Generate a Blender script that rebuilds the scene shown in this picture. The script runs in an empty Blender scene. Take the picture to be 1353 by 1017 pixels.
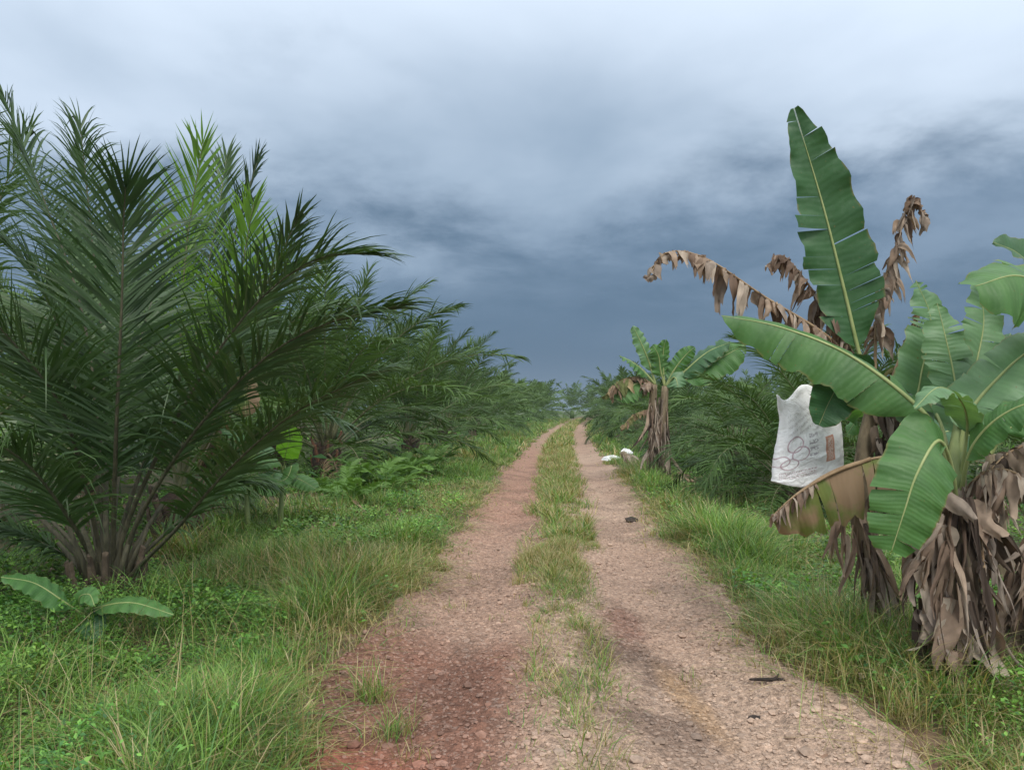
import bpy, math, random
import numpy as np
from mathutils import Vector, Matrix

R = math.radians
SC = bpy.context.scene
COL = SC.collection

# ------------------------------------------------------------------ camera
EYE, FPX, PITCH = 1.55, 1014.0, R(1.78)
cd = bpy.data.cameras.new('camera'); cam = bpy.data.objects.new('camera', cd); COL.objects.link(cam)
cd.sensor_fit = 'HORIZONTAL'; cd.sensor_width = 36; cd.lens = FPX / 1353 * 36
cd.clip_start = .05; cd.clip_end = 3000
cam.location = (0, 0, EYE); cam.rotation_euler = (R(90) + PITCH, 0, 0)
SC.camera = cam

# ------------------------------------------------------------------ exposure
SC.view_settings.view_transform = 'Standard'; SC.view_settings.look = 'None'
SC.view_settings.gamma = 1; SC.view_settings.exposure = 0.55
SC.view_settings.use_curve_mapping = False
SC.cycles.use_denoising = True
SC.cycles.max_bounces = 6; SC.cycles.diffuse_bounces = 3; SC.cycles.glossy_bounces = 2
SC.cycles.transmission_bounces = 4; SC.cycles.transparent_max_bounces = 4

# ------------------------------------------------------------------ node helper
def nd(nt, kind, ins=None, **props):
    n = nt.nodes.new(kind)
    for k, v in props.items(): setattr(n, k, v)
    for k, v in (ins or {}).items():
        s = n.inputs[k]
        if isinstance(v, bpy.types.NodeSocket): nt.links.new(v, s)
        else: s.default_value = v
    return n
def ma(nt, op, a, b=0.0, c=None, clamp=False):
    n = nd(nt, 'ShaderNodeMath', {0: a, 1: b}, operation=op, use_clamp=clamp)
    if c is not None:
        if isinstance(c, bpy.types.NodeSocket): nt.links.new(c, n.inputs[2])
        else: n.inputs[2].default_value = c
    return n.outputs[0]
def mixc(nt, fac, a, b, blend='MIX'):
    n = nd(nt, 'ShaderNodeMix', data_type='RGBA', blend_type=blend)
    for k, v in ((0, fac), (6, a), (7, b)):
        s = n.inputs[k]
        if isinstance(v, bpy.types.NodeSocket): nt.links.new(v, s)
        else: s.default_value = v if k == 0 else (*v[:3], 1)
    return n.outputs[2]
def ramp(nt, fac, stops, interp='LINEAR'):
    n = nd(nt, 'ShaderNodeValToRGB', {0: fac}); cr = n.color_ramp; cr.interpolation = interp
    while len(cr.elements) < len(stops): cr.elements.new(.5)
    for e, (p, c) in zip(cr.elements, stops):
        e.position = p; e.color = (*c, 1) if len(c) == 3 else c
    return n.outputs[0]

# ------------------------------------------------------------------ world: heavy rain cloud over a Nishita sky
SUN_EL, SUN_AZ = R(50), R(165)          # azimuth clockwise from +Y (behind the camera, to the right)
W = bpy.data.worlds.new('World'); SC.world = W; W.use_nodes = True
nt = W.node_tree; nt.nodes.clear()
sky = nd(nt, 'ShaderNodeTexSky', sky_type='NISHITA', sun_disc=False, sun_elevation=SUN_EL, sun_rotation=SUN_AZ,
         air_density=1.4, dust_density=2.0)
tc = nd(nt, 'ShaderNodeTexCoord'); sep = nd(nt, 'ShaderNodeSeparateXYZ', {0: tc.outputs['Generated']})
zc = ma(nt, 'MAXIMUM', sep.outputs[2], 0.0); zd = ma(nt, 'ADD', zc, .20)
px = ma(nt, 'DIVIDE', sep.outputs[0], zd); py = ma(nt, 'DIVIDE', sep.outputs[1], zd)
pl = nd(nt, 'ShaderNodeCombineXYZ', {0: px, 1: py, 2: 0.0}).outputs[0]
SKO = (0.0, 0.0, 0.0)
def cloud(off, scale, det, ro, dist):
    v = nd(nt, 'ShaderNodeVectorMath', {0: pl, 1: (SKO[0] + off[0], SKO[1] + off[1], off[2])}, operation='ADD').outputs[0]
    return nd(nt, 'ShaderNodeTexNoise', {'Vector': v, 'Scale': scale, 'Detail': det, 'Roughness': ro, 'Distortion': dist}).outputs[0]
n1 = cloud((0, 0, 0), .75, 7.0, .50, .3); n2 = cloud((7.3, 2.1, 4.4), 1.6, 9.0, .60, .2); n3 = cloud((1.3, 9.1, 8.4), 1.1, 5.0, .5, .2)
def cen(n, k): return ma(nt, 'MULTIPLY', ma(nt, 'SUBTRACT', n, .5), k)
def sm(x, a, b): return nd(nt, 'ShaderNodeMapRange', {0: x, 1: a, 2: b}, interpolation_type='SMOOTHSTEP').outputs[0]
# the storm stands ahead of the camera; the cloud is higher and thinner overhead and towards the back
zy = ma(nt, 'SUBTRACT', sep.outputs[2], ma(nt, 'MULTIPLY', ma(nt, 'SUBTRACT', sep.outputs[1], .9), .22))
e = ma(nt, 'ADD', ma(nt, 'ADD', zy, cen(n1, .75)), cen(n2, .36))
lightc = mixc(nt, sm(ma(nt, 'ADD', zy, cen(n3, .45)), .15, .50), (.215, .290, .385), (.55, .635, .745))
darkc = mixc(nt, sm(n2, .32, .66), (.078, .130, .198), (.160, .226, .314))
darkc = mixc(nt, sm(ma(nt, 'ADD', zy, cen(n3, .12)), .24, .04), darkc, (.074, .127, .200))
darkc = mixc(nt, sm(zy, .06, -.01), darkc, (.098, .154, .224))
cl = mixc(nt, sm(e, .16, .36), darkc, lightc)
cl = mixc(nt, sm(zy, .48, .95), cl, (1.12, 1.17, 1.22))
bg1 = nd(nt, 'ShaderNodeBackground', {0: sky.outputs[0], 1: .10})
bg2 = nd(nt, 'ShaderNodeBackground', {0: cl, 1: 1.0})
mx = nd(nt, 'ShaderNodeMixShader', {0: .96, 1: bg1.outputs[0], 2: bg2.outputs[0]})
wo = nd(nt, 'ShaderNodeOutputWorld', {0: mx.outputs[0]})

# ------------------------------------------------------------------ sun veiled by cloud
sl = bpy.data.lights.new('sun', 'SUN'); so = bpy.data.objects.new('sun', sl); COL.objects.link(so)
sl.energy = 1.5; sl.angle = R(22); sl.color = (1, .955, .89)
sd = Vector((math.sin(SUN_AZ) * math.cos(SUN_EL), math.cos(SUN_AZ) * math.cos(SUN_EL), math.sin(SUN_EL)))
so.rotation_euler = sd.to_track_quat('Z', 'Y').to_euler()
so.location = (0, 0, 30)

# ------------------------------------------------------------------ generic helpers
rng = random.Random(7)
nrg = np.random.default_rng(11)
UP = Vector((0, 0, 1))
def P(u, v, Y):
    """world point at distance Y in front of the eye, seen at photo pixel u, v"""
    xc, yc = (u - 676.5) / FPX, (508.5 - v) / FPX
    fy = math.cos(PITCH) - yc * math.sin(PITCH); fz = math.sin(PITCH) + yc * math.cos(PITCH)
    k = Y / fy
    return Vector((xc * k, Y, EYE + fz * k))
SLOPE = .0626                              # the track runs a little right of the camera's axis
def RC(y): return SLOPE * np.asarray(y, float) + .00048 * np.maximum(0, np.asarray(y, float) - 22) ** 2    # the middle of the track, bending right far off

_tab = nrg.random((256, 256))
def vn(x, y, k=0):
    x = np.asarray(x, float) + 37.7 * k; y = np.asarray(y, float) + 91.3 * k
    xi = np.floor(x).astype(int); yi = np.floor(y).astype(int); fx = x - xi; fy = y - yi
    fx = fx * fx * (3 - 2 * fx); fy = fy * fy * (3 - 2 * fy)
    a = _tab[xi & 255, yi & 255]; b = _tab[(xi + 1) & 255, yi & 255]; c = _tab[xi & 255, (yi + 1) & 255]; d = _tab[(xi + 1) & 255, (yi + 1) & 255]
    return (a * (1 - fx) + b * fx) * (1 - fy) + (c * (1 - fx) + d * fx) * fy
def fbm(x, y, o=4, k=0):
    t = 0; a = .5; n = 0
    for i in range(o):
        t = t + a * vn(np.asarray(x) * 2 ** i, np.asarray(y) * 2 ** i, k + i); n += a; a *= .5
    return t / n
def sstep(a, b, x):
    t = np.clip((np.asarray(x, float) - a) / (b - a), 0, 1); return t * t * (3 - 2 * t)
def hgt(x, y):
    """ground height"""
    s = np.asarray(x) - RC(y); y = np.asarray(y, float)
    h = .10 * (fbm(np.asarray(x) * .35, y * .35, 3, 5) - .5) + .05 * (fbm(np.asarray(x) * 1.6, y * 1.6, 3, 9) - .5)
    out = sstep(1.2, 2.2, np.abs(s))
    h = h * (.25 + .75 * out)
    h = h + .045 * np.exp(-(s / .33) ** 2) - .05 * np.exp(-((np.abs(s) - .8) / .3) ** 2) + .05 * np.exp(-((np.abs(s) - 1.6) / .35) ** 2)
    far = sstep(60, 130, y)
    return h + .25 * far - .10 * sstep(2.2, 5, s) * (1 - far)
def hz(x, y): return float(hgt(x, y))

def link(name, data, parent=None, loc=None, rot=None):
    o = bpy.data.objects.new(name, data); COL.objects.link(o)
    if parent is not None: o.parent = parent
    if loc is not None: o.location = loc
    if rot is not None: o.rotation_euler = rot
    return o
def tag(o, label=None, cat=None, group=None, kind=None):
    for k, v in (('label', label), ('category', cat), ('group', group), ('kind', kind)):
        if v: o[k] = v
    return o
def thing(name, loc, label, cat, group=None):
    return tag(link(name, None, None, loc), label, cat, group)

class MB:
    def __init__(s): s.v = []; s.f = []; s.uv = []; s.c = []
    def vert(s, p, uv=(0, 0), c=None):
        s.v.append((p[0], p[1], p[2])); s.uv.append(uv)
        if c is not None: s.c.append(c)
        return len(s.v) - 1
    def face(s, *i): s.f.append(i)
    def grid(s, rows):
        """rows: list of lists of vert ids"""
        for a, b in zip(rows, rows[1:]):
            for i in range(len(a) - 1): s.f.append((a[i], a[i + 1], b[i + 1], b[i]))
    def tube(s, pts, rad, n=6, cap=True, c=None, squash=1.0):
        rows = []; U = None
        for i, p in enumerate(pts):
            T = (pts[min(i + 1, len(pts) - 1)] - pts[max(i - 1, 0)]).normalized()
            if U is None: U = T.orthogonal().normalized()
            U = (U - U.dot(T) * T).normalized(); S = T.cross(U)
            r = float(rad[i]) if hasattr(rad, "__len__") else float(rad)
            row = [s.vert(p + r * (math.cos(a) * U + squash * math.sin(a) * S), (k / n, i / max(1, len(pts) - 1)), c)
                   for k, a in ((k, 2 * math.pi * k / n) for k in range(n))]
            rows.append(row + row[:1])
        s.grid(rows)
        if cap: s.f.append(tuple(rows[0][:-1][::-1])); s.f.append(tuple(rows[-1][:-1]))
    def mesh(s, name, mat, smooth=True):
        m = bpy.data.meshes.new(name); m.from_pydata(s.v, [], s.f)
        if smooth: m.polygons.foreach_set('use_smooth', [True] * len(m.polygons))
        li = np.empty(len(m.loops), int); m.loops.foreach_get('vertex_index', li)
        uv = m.uv_layers.new(name='UVMap'); uv.data.foreach_set('uv', np.array(s.uv, np.float32)[li].ravel())
        if s.c:
            at = m.color_attributes.new('Col', 'FLOAT_COLOR', 'POINT')
            at.data.foreach_set('color', np.concatenate([np.array(s.c, np.float32), np.ones((len(s.c), 1), np.float32)], 1).ravel())
        for x in (mat if isinstance(mat, (list, tuple)) else [mat]): m.materials.append(x)
        return m
    def obj(s, name, mat, parent=None, loc=None, smooth=True):
        return link(name, s.mesh(name, mat, smooth), parent, loc)

def np_mesh(name, V, F, mat, C=None, smooth=False):
    """numpy arrays: V (n,3), F (m,3|4) -> mesh"""
    m = bpy.data.meshes.new(name); V = np.asarray(V, np.float32); F = np.asarray(F, np.int32); k = F.shape[1]
    m.vertices.add(len(V)); m.vertices.foreach_set('co', V.ravel())
    m.loops.add(F.size); m.loops.foreach_set('vertex_index', F.ravel())
    m.polygons.add(len(F)); m.polygons.foreach_set('loop_start', np.arange(0, F.size, k, dtype=np.int32))
    m.polygons.foreach_set('use_smooth', np.full(len(F), smooth))
    if C is not None:
        at = m.color_attributes.new('Col', 'FLOAT_COLOR', 'POINT')
        at.data.foreach_set('color', np.concatenate([np.asarray(C, np.float32), np.ones((len(C), 1), np.float32)], 1).ravel())
    m.update(calc_edges=True); m.validate(); m.materials.append(mat)
    return m

def spline(pts, n):
    """Catmull-Rom through pts, n samples"""
    pts = [Vector(p) for p in pts]; q = [2 * pts[0] - pts[1]] + pts + [2 * pts[-1] - pts[-2]]
    L = [0]
    for a, b in zip(pts, pts[1:]): L.append(L[-1] + (b - a).length)
    out = []
    for i in range(n):
        d = L[-1] * i / (n - 1); k = 0
        while k < len(pts) - 2 and d > L[k + 1]: k += 1
        t = (d - L[k]) / max(1e-6, L[k + 1] - L[k]); a, b, c, e_ = q[k:k + 4]
        out.append(.5 * (2 * b + (c - a) * t + (2 * a - 5 * b + 4 * c - e_) * t * t + (3 * b - a - 3 * c + e_) * t ** 3))
    return out

# ------------------------------------------------------------------ materials
def new_mat(name):
    m = bpy.data.materials.new(name); m.use_nodes = True; m.node_tree.nodes.clear(); return m, m.node_tree
def leaf_mat(name, ca, cb, rough=.45, trans=.25, spec=.32, veins=0, noise=6.0, use_col=False, tcol=None, bump=.15, patch=None):
    m, t = new_mat(name)
    geo = nd(t, 'ShaderNodeNewGeometry'); oi = nd(t, 'ShaderNodeObjectInfo')
    nz = nd(t, 'ShaderNodeTexNoise', {'Vector': geo.outputs['Position'], 'Scale': noise, 'Detail': 3.0})
    if use_col:
        base = nd(t, 'ShaderNodeAttribute', attribute_name='Col').outputs['Color']
        k = nd(t, 'ShaderNodeMapRange', {0: nz.outputs[0], 1: .3, 2: .7, 3: .8, 4: 1.2}).outputs[0]
        base = mixc(t, 1.0, base, nd(t, 'ShaderNodeCombineXYZ', {0: k, 1: k, 2: k}).outputs[0], 'MULTIPLY')
    else:
        f = ma(t, 'ADD', ma(t, 'MULTIPLY', nz.outputs[0], .8), ma(t, 'MULTIPLY', oi.outputs['Random'], .6))
        f = ma(t, 'SUBTRACT', f, .2, clamp=True)
        base = mixc(t, f, ca, cb)
    uv = nd(t, 'ShaderNodeUVMap')
    su = nd(t, 'ShaderNodeSeparateXYZ', {0: uv.outputs[0]})
    nrm = None
    if veins:
        vn_ = nd(t, 'ShaderNodeTexNoise', {'Vector': geo.outputs['Position'], 'Scale': 7.0, 'Detail': 2.0}).outputs[0]
        vv = ma(t, 'ADD', su.outputs[1], ma(t, 'MULTIPLY', vn_, .05))
        w = ma(t, 'SINE', ma(t, 'MULTIPLY', vv, veins * 6.283))
        w2 = ma(t, 'SINE', ma(t, 'MULTIPLY', vv, veins * .21 * 6.283))
        hh = ma(t, 'ADD', ma(t, 'MULTIPLY', w, .4), w2)
        base = mixc(t, ma(t, 'MULTIPLY', ma(t, 'ADD', w2, 1), .06), base, tuple(min(1, x * 2.2) for x in cb))
        rim = nd(t, 'ShaderNodeMapRange', {0: ma(t, 'ABSOLUTE', su.outputs[0]), 1: .93, 2: 1.0, 3: 0.0, 4: .55}).outputs[0]
        rn = nd(t, 'ShaderNodeTexNoise', {'Vector': geo.outputs['Position'], 'Scale': 9.0}).outputs[0]
        base = mixc(t, ma(t, 'MULTIPLY', rim, ma(t, 'GREATER_THAN', rn, .5)), base, (.22, .16, .06))
        dn = nd(t, 'ShaderNodeTexNoise', {'Vector': geo.outputs['Position'], 'Scale': 16.0, 'Detail': 6.0, 'Roughness': .7}).outputs[0]
        base = mixc(t, nd(t, 'ShaderNodeMapRange', {0: dn, 1: .50, 2: .80, 3: 0.0, 4: .5}).outputs[0], base, tuple(x * 1.1 + .06 for x in cb))
        sp_ = nd(t, 'ShaderNodeTexNoise', {'Vector': geo.outputs['Position'], 'Scale': 38.0, 'Detail': 2.0}).outputs[0]
        base = mixc(t, nd(t, 'ShaderNodeMapRange', {0: sp_, 1: .70, 2: .76, 3: 0.0, 4: .7}).outputs[0], base, (.16, .11, .04))
        hh = ma(t, 'ADD', hh, ma(t, 'MULTIPLY', vn_, 2.0))
        nrm = nd(t, 'ShaderNodeBump', {'Height': hh, 'Strength': bump, 'Distance': .01}).outputs[0]
    if patch:                                     # dead tissue: brown blotches along the blade
        pn = nd(t, 'ShaderNodeTexNoise', {'Vector': geo.outputs['Position'], 'Scale': patch[1], 'Detail': 4.0}).outputs[0]
        pf = nd(t, 'ShaderNodeMapRange', {0: pn, 1: patch[2], 2: patch[2] + .08}).outputs[0]
        base = mixc(t, pf, base, patch[0])
    bs = nd(t, 'ShaderNodeBsdfPrincipled', {'Base Color': base, 'Roughness': rough, 'Specular IOR Level': spec})
    tl = nd(t, 'ShaderNodeBsdfTranslucent')
    tcn = mixc(t, 1.0, base, tcol or (1.5, 1.55, .6), 'MULTIPLY'); t.links.new(tcn, tl.inputs[0])
    if nrm: t.links.new(nrm, bs.inputs['Normal'])
    ms = nd(t, 'ShaderNodeMixShader', {0: trans, 1: bs.outputs[0], 2: tl.outputs[0]})
    nd(t, 'ShaderNodeOutputMaterial', {0: ms.outputs[0]})
    return m
def solid_mat(name, ca, cb, rough=.8, scale=8.0, bump=.4, dist=.02, spec=.3, stretch=(1, 1, 1), use_col=False, fine=0):
    m, t = new_mat(name)
    geo = nd(t, 'ShaderNodeNewGeometry')
    mp = nd(t, 'ShaderNodeMapping', {0: geo.outputs['Position'], 3: stretch})
    nz = nd(t, 'ShaderNodeTexNoise', {'Vector': mp.outputs[0], 'Scale': scale, 'Detail': 5.0, 'Roughness': .6})
    f = nd(t, 'ShaderNodeMapRange', {0: nz.outputs[0], 1: .32, 2: .68}).outputs[0]
    if use_col:
        base = nd(t, 'ShaderNodeAttribute', attribute_name='Col').outputs['Color']
        k = nd(t, 'ShaderNodeMapRange', {0: nz.outputs[0], 1: .3, 2: .7, 3: .7, 4: 1.3}).outputs[0]
        base = mixc(t, 1.0, base, nd(t, 'ShaderNodeCombineXYZ', {0: k, 1: k, 2: k}).outputs[0], 'MULTIPLY')
    else: base = mixc(t, f, ca, cb)
    bp = nd(t, 'ShaderNodeBump', {'Height': nz.outputs[0], 'Strength': bump, 'Distance': dist})
    bs = nd(t, 'ShaderNodeBsdfPrincipled', {'Base Color': base, 'Roughness': rough, 'Specular IOR Level': spec, 'Normal': bp.outputs[0]})
    nd(t, 'ShaderNodeOutputMaterial', {0: bs.outputs[0]})
    return m

M = {}
M['palm'] = leaf_mat('palm_leaflet', (.021, .050, .016), (.058, .110, .030), rough=.46, trans=.18, spec=.35)
M['palm_young'] = leaf_mat('palm_leaflet_young', (.090, .185, .030), (.150, .270, .048), rough=.45, trans=.45)
M['palm_far'] = leaf_mat('palm_leaflet_far', (.022, .054, .014), (.090, .158, .036), rough=.55, trans=.2, noise=1.6, spec=.22)
M['palm_dead'] = leaf_mat('palm_leaflet_dead', (.10, .07, .04), (.20, .15, .09), rough=.8, trans=.1, spec=.1)
M['rachis'] = solid_mat('palm_rachis', (.085, .095, .045), (.17, .165, .09), rough=.5, scale=10, bump=.15)
M['rachis_dead'] = solid_mat('palm_rachis_dead', (.12, .08, .05), (.24, .17, .11), rough=.8)
M['petiole'] = solid_mat('palm_petiole', (.038, .036, .022), (.10, .092, .055), rough=.7, scale=12, bump=.3, stretch=(3, 3, .4))
M['trunk'] = solid_mat('palm_trunk', (.020, .015, .011), (.075, .050, .032), rough=.95, scale=14, bump=.9, dist=.05)
M['butt'] = solid_mat('palm_leaf_base', (.035, .026, .018), (.12, .09, .06), rough=.9, scale=12, bump=.7, dist=.03)
M['butt_red'] = solid_mat('palm_leaf_base_red', (.10, .045, .025), (.20, .10, .06), rough=.9, scale=12, bump=.7, dist=.03)
M['ban'] = leaf_mat('banana_leaf', (.050, .130, .038), (.085, .185, .050), rough=.48, trans=.28, spec=.32, veins=34, noise=2.5)
M['ban_dark'] = leaf_mat('banana_leaf_dark', (.022, .070, .026), (.036, .098, .034), rough=.5, trans=.14, spec=.32, veins=34, noise=2.5)
M['ban_pale'] = leaf_mat('banana_leaf_pale', (.085, .175, .085), (.125, .23, .105), rough=.45, trans=.25, spec=.4, veins=30, noise=3)
M['ban_lime'] = leaf_mat('banana_leaf_lime', (.13, .30, .035), (.18, .36, .05), rough=.4, trans=.4, spec=.4, veins=24, noise=3)
M['ban_half'] = leaf_mat('banana_leaf_half_dead', (.07, .13, .035), (.15, .17, .045), rough=.7, trans=.12, spec=.2, veins=30, noise=4,
                         patch=((.24, .165, .10), 3.4, .41))
M['ban_dead'] = leaf_mat('banana_leaf_dead', (0, 0, 0), (0, 0, 0), rough=.85, trans=.14, spec=.12, noise=14, tcol=(1.3, .95, .6), use_col=True)
M['ban_dead_dk'] = M['ban_dead']
M['midrib'] = solid_mat('banana_midrib', (.20, .25, .085), (.31, .35, .15), rough=.5, scale=7, bump=.1)
M['midrib_dk'] = solid_mat('banana_midrib_dark', (.10, .14, .055), (.20, .22, .09), rough=.5, scale=7, bump=.1)
M['midrib_dead'] = solid_mat('banana_midrib_dead', (.17, .11, .06), (.33, .235, .14), rough=.8, scale=12)
M['stem'] = solid_mat('banana_stem', (.10, .075, .045), (.24, .19, .12), rough=.8, scale=9, bump=.6, stretch=(3, 3, .5))
M['stem_green'] = solid_mat('banana_stem_green', (.13, .18, .065), (.23, .27, .11), rough=.55, scale=6, bump=.2, stretch=(3, 3, .5))
M['grass'] = leaf_mat('grass_blade', (0, 0, 0), (0, 0, 0), rough=.5, trans=.28, spec=.3, use_col=True, noise=1.5)
M['herb'] = leaf_mat('herb_leaf', (0, 0, 0), (0, 0, 0), rough=.5, trans=.26, spec=.35, use_col=True, noise=3)
M['fern'] = leaf_mat('fern_leaf', (.07, .15, .03), (.13, .24, .05), rough=.5, trans=.3, noise=4)
M['litter'] = solid_mat('leaf_litter', (0, 0, 0), (0, 0, 0), rough=.95, use_col=True, scale=20)
M['stone'] = solid_mat('gravel_stone', (0, 0, 0), (0, 0, 0), rough=.9, use_col=True, scale=40, bump=.5, dist=.01)
M['wood'] = solid_mat('dead_wood', (.20, .14, .09), (.42, .33, .23), rough=.85, scale=15, bump=.5)
M['char'] = solid_mat('dark_stick', (.02, .016, .014), (.06, .045, .036), rough=.9, scale=30)
M['plastic'] = solid_mat('white_plastic', (.62, .64, .66), (.80, .80, .80), rough=.45, scale=6, bump=.3)

# ------------------------------------------------------------------ ground
def axis(lo, hi, c, d0, grow):
    out = [c]; d = d0
    while out[-1] < hi: out.append(out[-1] + d); d *= grow
    lo_ = [c]; d = d0
    while lo_[-1] > lo: lo_.append(lo_[-1] - d); d *= grow
    return np.array(lo_[::-1][:-1] + out)
gx = axis(-420, 420, 0.0, .09, 1.035); gy = axis(-40, 480, 4.0, .08, 1.03)
X, Y = np.meshgrid(gx, gy)
Z = hgt(X, Y) - .012 * 1.0
sG = np.abs(X - RC(Y))
Z = Z + .035 * (fbm(X * 6, Y * 6, 3, 21) - .5) * sstep(30, 12, Y)
Z = np.where((sG < 1.05) & (Y > 1), Z - .05, Z)                    # bed under the track
g1 = np.array([.058, .060, .028]); g2 = np.array([.115, .085, .055]); g3 = np.array([.07, .095, .035])
k1 = sstep(.40, .62, fbm(X * .8, Y * .8, 4, 31))[..., None]; k2 = sstep(8, 40, Y)[..., None]
GC = g1 * (1 - k1) + g2 * k1; GC = GC * (1 - k2) + g3 * k2
ke = (sstep(2.3, 1.4, sG) * (.5 + .5 * k1[..., 0]))[..., None]; GC = GC * (1 - ke) + np.array([.20, .125, .085]) * ke
ny, nx = X.shape; idx = np.arange(nx * ny).reshape(ny, nx)
GF = np.stack([idx[:-1, :-1], idx[:-1, 1:], idx[1:, 1:], idx[1:, :-1]], -1).reshape(-1, 4)
M['soil'] = solid_mat('soil', (0, 0, 0), (0, 0, 0), rough=.95, use_col=True, scale=9, bump=.6, dist=.03)
ground = link('ground', np_mesh('ground', np.stack([X, Y, Z], -1).reshape(-1, 3), GF, M['soil'], GC.reshape(-1, 3), True))
tag(ground, kind='structure')

# ------------------------------------------------------------------ the dirt track
m, t = new_mat('laterite_track')
geo = nd(t, 'ShaderNodeNewGeometry'); base = nd(t, 'ShaderNodeAttribute', attribute_name='Col').outputs['Color']
vo = nd(t, 'ShaderNodeTexVoronoi', {'Vector': geo.outputs['Position'], 'Scale': 62.0, 'Randomness': 1.0})
vo2 = nd(t, 'ShaderNodeTexVoronoi', {'Vector': geo.outputs['Position'], 'Scale': 150.0})
nz = nd(t, 'ShaderNodeTexNoise', {'Vector': geo.outputs['Position'], 'Scale': 26.0, 'Detail': 6.0, 'Roughness': .65})
hv = nd(t, 'ShaderNodeSeparateColor', {0: vo.outputs['Color']}).outputs[0]
k = nd(t, 'ShaderNodeMapRange', {0: hv, 3: .80, 4: 1.22}).outputs[0]
k = ma(t, 'MULTIPLY', k, nd(t, 'ShaderNodeMapRange', {0: nz.outputs[0], 1: .3, 2: .7, 3: .55, 4: 1.40}).outputs[0])
base = mixc(t, 1.0, base, nd(t, 'ShaderNodeCombineXYZ', {0: k, 1: k, 2: k}).outputs[0], 'MULTIPLY')
pale = ma(t, 'GREATER_THAN', hv, .90)
base = mixc(t, ma(t, 'MULTIPLY', pale, .30), base, (.40, .33, .28))
hh = ma(t, 'ADD', ma(t, 'MULTIPLY', vo.outputs[0], -1.0), ma(t, 'MULTIPLY', nz.outputs[0], .9))
hh = ma(t, 'SUBTRACT', hh, ma(t, 'MULTIPLY', vo2.outputs[0], .4))
bp = nd(t, 'ShaderNodeBump', {'Height': hh, 'Strength': .9, 'Distance': .012})
bs = nd(t, 'ShaderNodeBsdfPrincipled', {'Base Color': base, 'Roughness': .93, 'Specular IOR Level': .2, 'Normal': bp.outputs[0]})
nd(t, 'ShaderNodeOutputMaterial', {0: bs.outputs[0]}); M['track'] = m

rsx = np.arange(-1.75, 1.76, .022)
ry = [-12.0]
while ry[-1] < 76:
    y = ry[-1]; ry.append(y + (.5 if y < 2 else max(.022, (y - 2) * .0045)))
ry = np.array(ry)
S, Y = np.meshgrid(rsx, ry); X = S + RC(Y)
def edge_noise(y, k): return .34 * (fbm(np.asarray(y) * .55, 0 * np.asarray(y), 3, k) - .5) + .26 * (fbm(np.asarray(y) * 2.9, 0 * np.asarray(y), 3, k + 3) - .5)
def left_edge(y): return -1.27 + .30 * sstep(5.2, 3.0, y) + edge_noise(y, 50)
def right_edge(y): return 1.32 + .16 * sstep(5.5, 3.4, y) + edge_noise(y, 60)
inside = np.minimum(S - left_edge(Y), right_edge(Y) - S)
near = sstep(26, 9, Y)
fine = .036 * (fbm(X * 11, Y * 11, 3, 71) - .5) + .026 * (fbm(X * 30, Y * 30, 2, 75) - .5)
ruts = .03 * (fbm(X * 2.4, Y * 1.0, 3, 78) - .5)
Z = hgt(X, Y) + .014 + fine * near + ruts * near - .10 * sstep(.06, -.16, inside)
def road_col(S, X, Y):
    red = np.array([.235, .105, .068]); orange = np.array([.315, .185, .132]); pale = np.array([.365, .258, .190])
    tan = np.array([.325, .212, .155]); dark = np.array([.082, .052, .040]); sand = np.array([.36, .225, .115]); brown = np.array([.175, .102, .074])
    lf = sstep(.15, -.35, S + .35 * (fbm(X * .7, Y * .7, 3, 81) - .5))[..., None]
    rt = pale * (1 - .55 * sstep(.4, .65, fbm(X * .9, Y * .5, 4, 84))[..., None]) + tan * .55 * sstep(.4, .65, fbm(X * .9, Y * .5, 4, 84))[..., None]
    a = sstep(8.5, 11.5, Y + 2.5 * (fbm(X * .8, Y * .8, 3, 86) - .5))[..., None]
    b = sstep(5.6, 4.6, Y + 1.6 * (fbm(X * 1.1, Y * 1.1, 3, 87) - .5))[..., None]
    lc = tan * 1.0 * (1 - a) + orange * a
    lc = lc * (1 - b) + (red * .45 + brown * .55) * b
    c = rt * (1 - lf) + lc * lf
    c = c * (1 - .22 * sstep(.5, .68, fbm(X * 2.2, Y * 2.2, 4, 88))[..., None])
    # damp dark patch in the right wheel track, a smear of sand beside it
    w = .5 * (fbm(X * 2.1, Y * 2.1, 4, 91) - .5)
    d = sstep(1.1, .55, np.sqrt(((S - .42 + .10 * (Y - 4.4)) / .42) ** 2 + ((Y - 4.5) / 1.25) ** 2) + 1.6 * w)[..., None]
    d = d * (.35 + .65 * sstep(.38, .6, fbm(X * 5, Y * 5, 4, 93))[..., None])
    c = c * (1 - .58 * d) + dark * .58 * d
    d = sstep(1.0, .3, np.sqrt(((S - .70 + .16 * (Y - 4.2)) / .13) ** 2 + ((Y - 4.25) / .75) ** 2) + 1.1 * w)[..., None]
    c = c * (1 - .5 * d) + sand * .5 * d
    d = sstep(1.0, .4, np.sqrt(((S + .95) / .55) ** 2 + ((Y - 3.25) / .45) ** 2) + 1.4 * w)[..., None]
    c = c * (1 - .8 * d) + np.array([.25, .095, .06]) * .8 * d
    d = sstep(.9, .4, np.sqrt(((S - .45) / .25) ** 2 + ((Y - 5.6) / .8) ** 2) + 1.4 * w)[..., None]
    c = c * (1 - .6 * d) + np.array([.16, .075, .055]) * .6 * d
    f = sstep(24, 40, Y)[..., None]
    return c * (1 - f) + np.array([.30, .20, .14]) * f
ny, nx = X.shape; idx = np.arange(nx * ny).reshape(ny, nx)
RF = np.stack([idx[:-1, :-1], idx[:-1, 1:], idx[1:, 1:], idx[1:, :-1]], -1).reshape(-1, 4)
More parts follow.
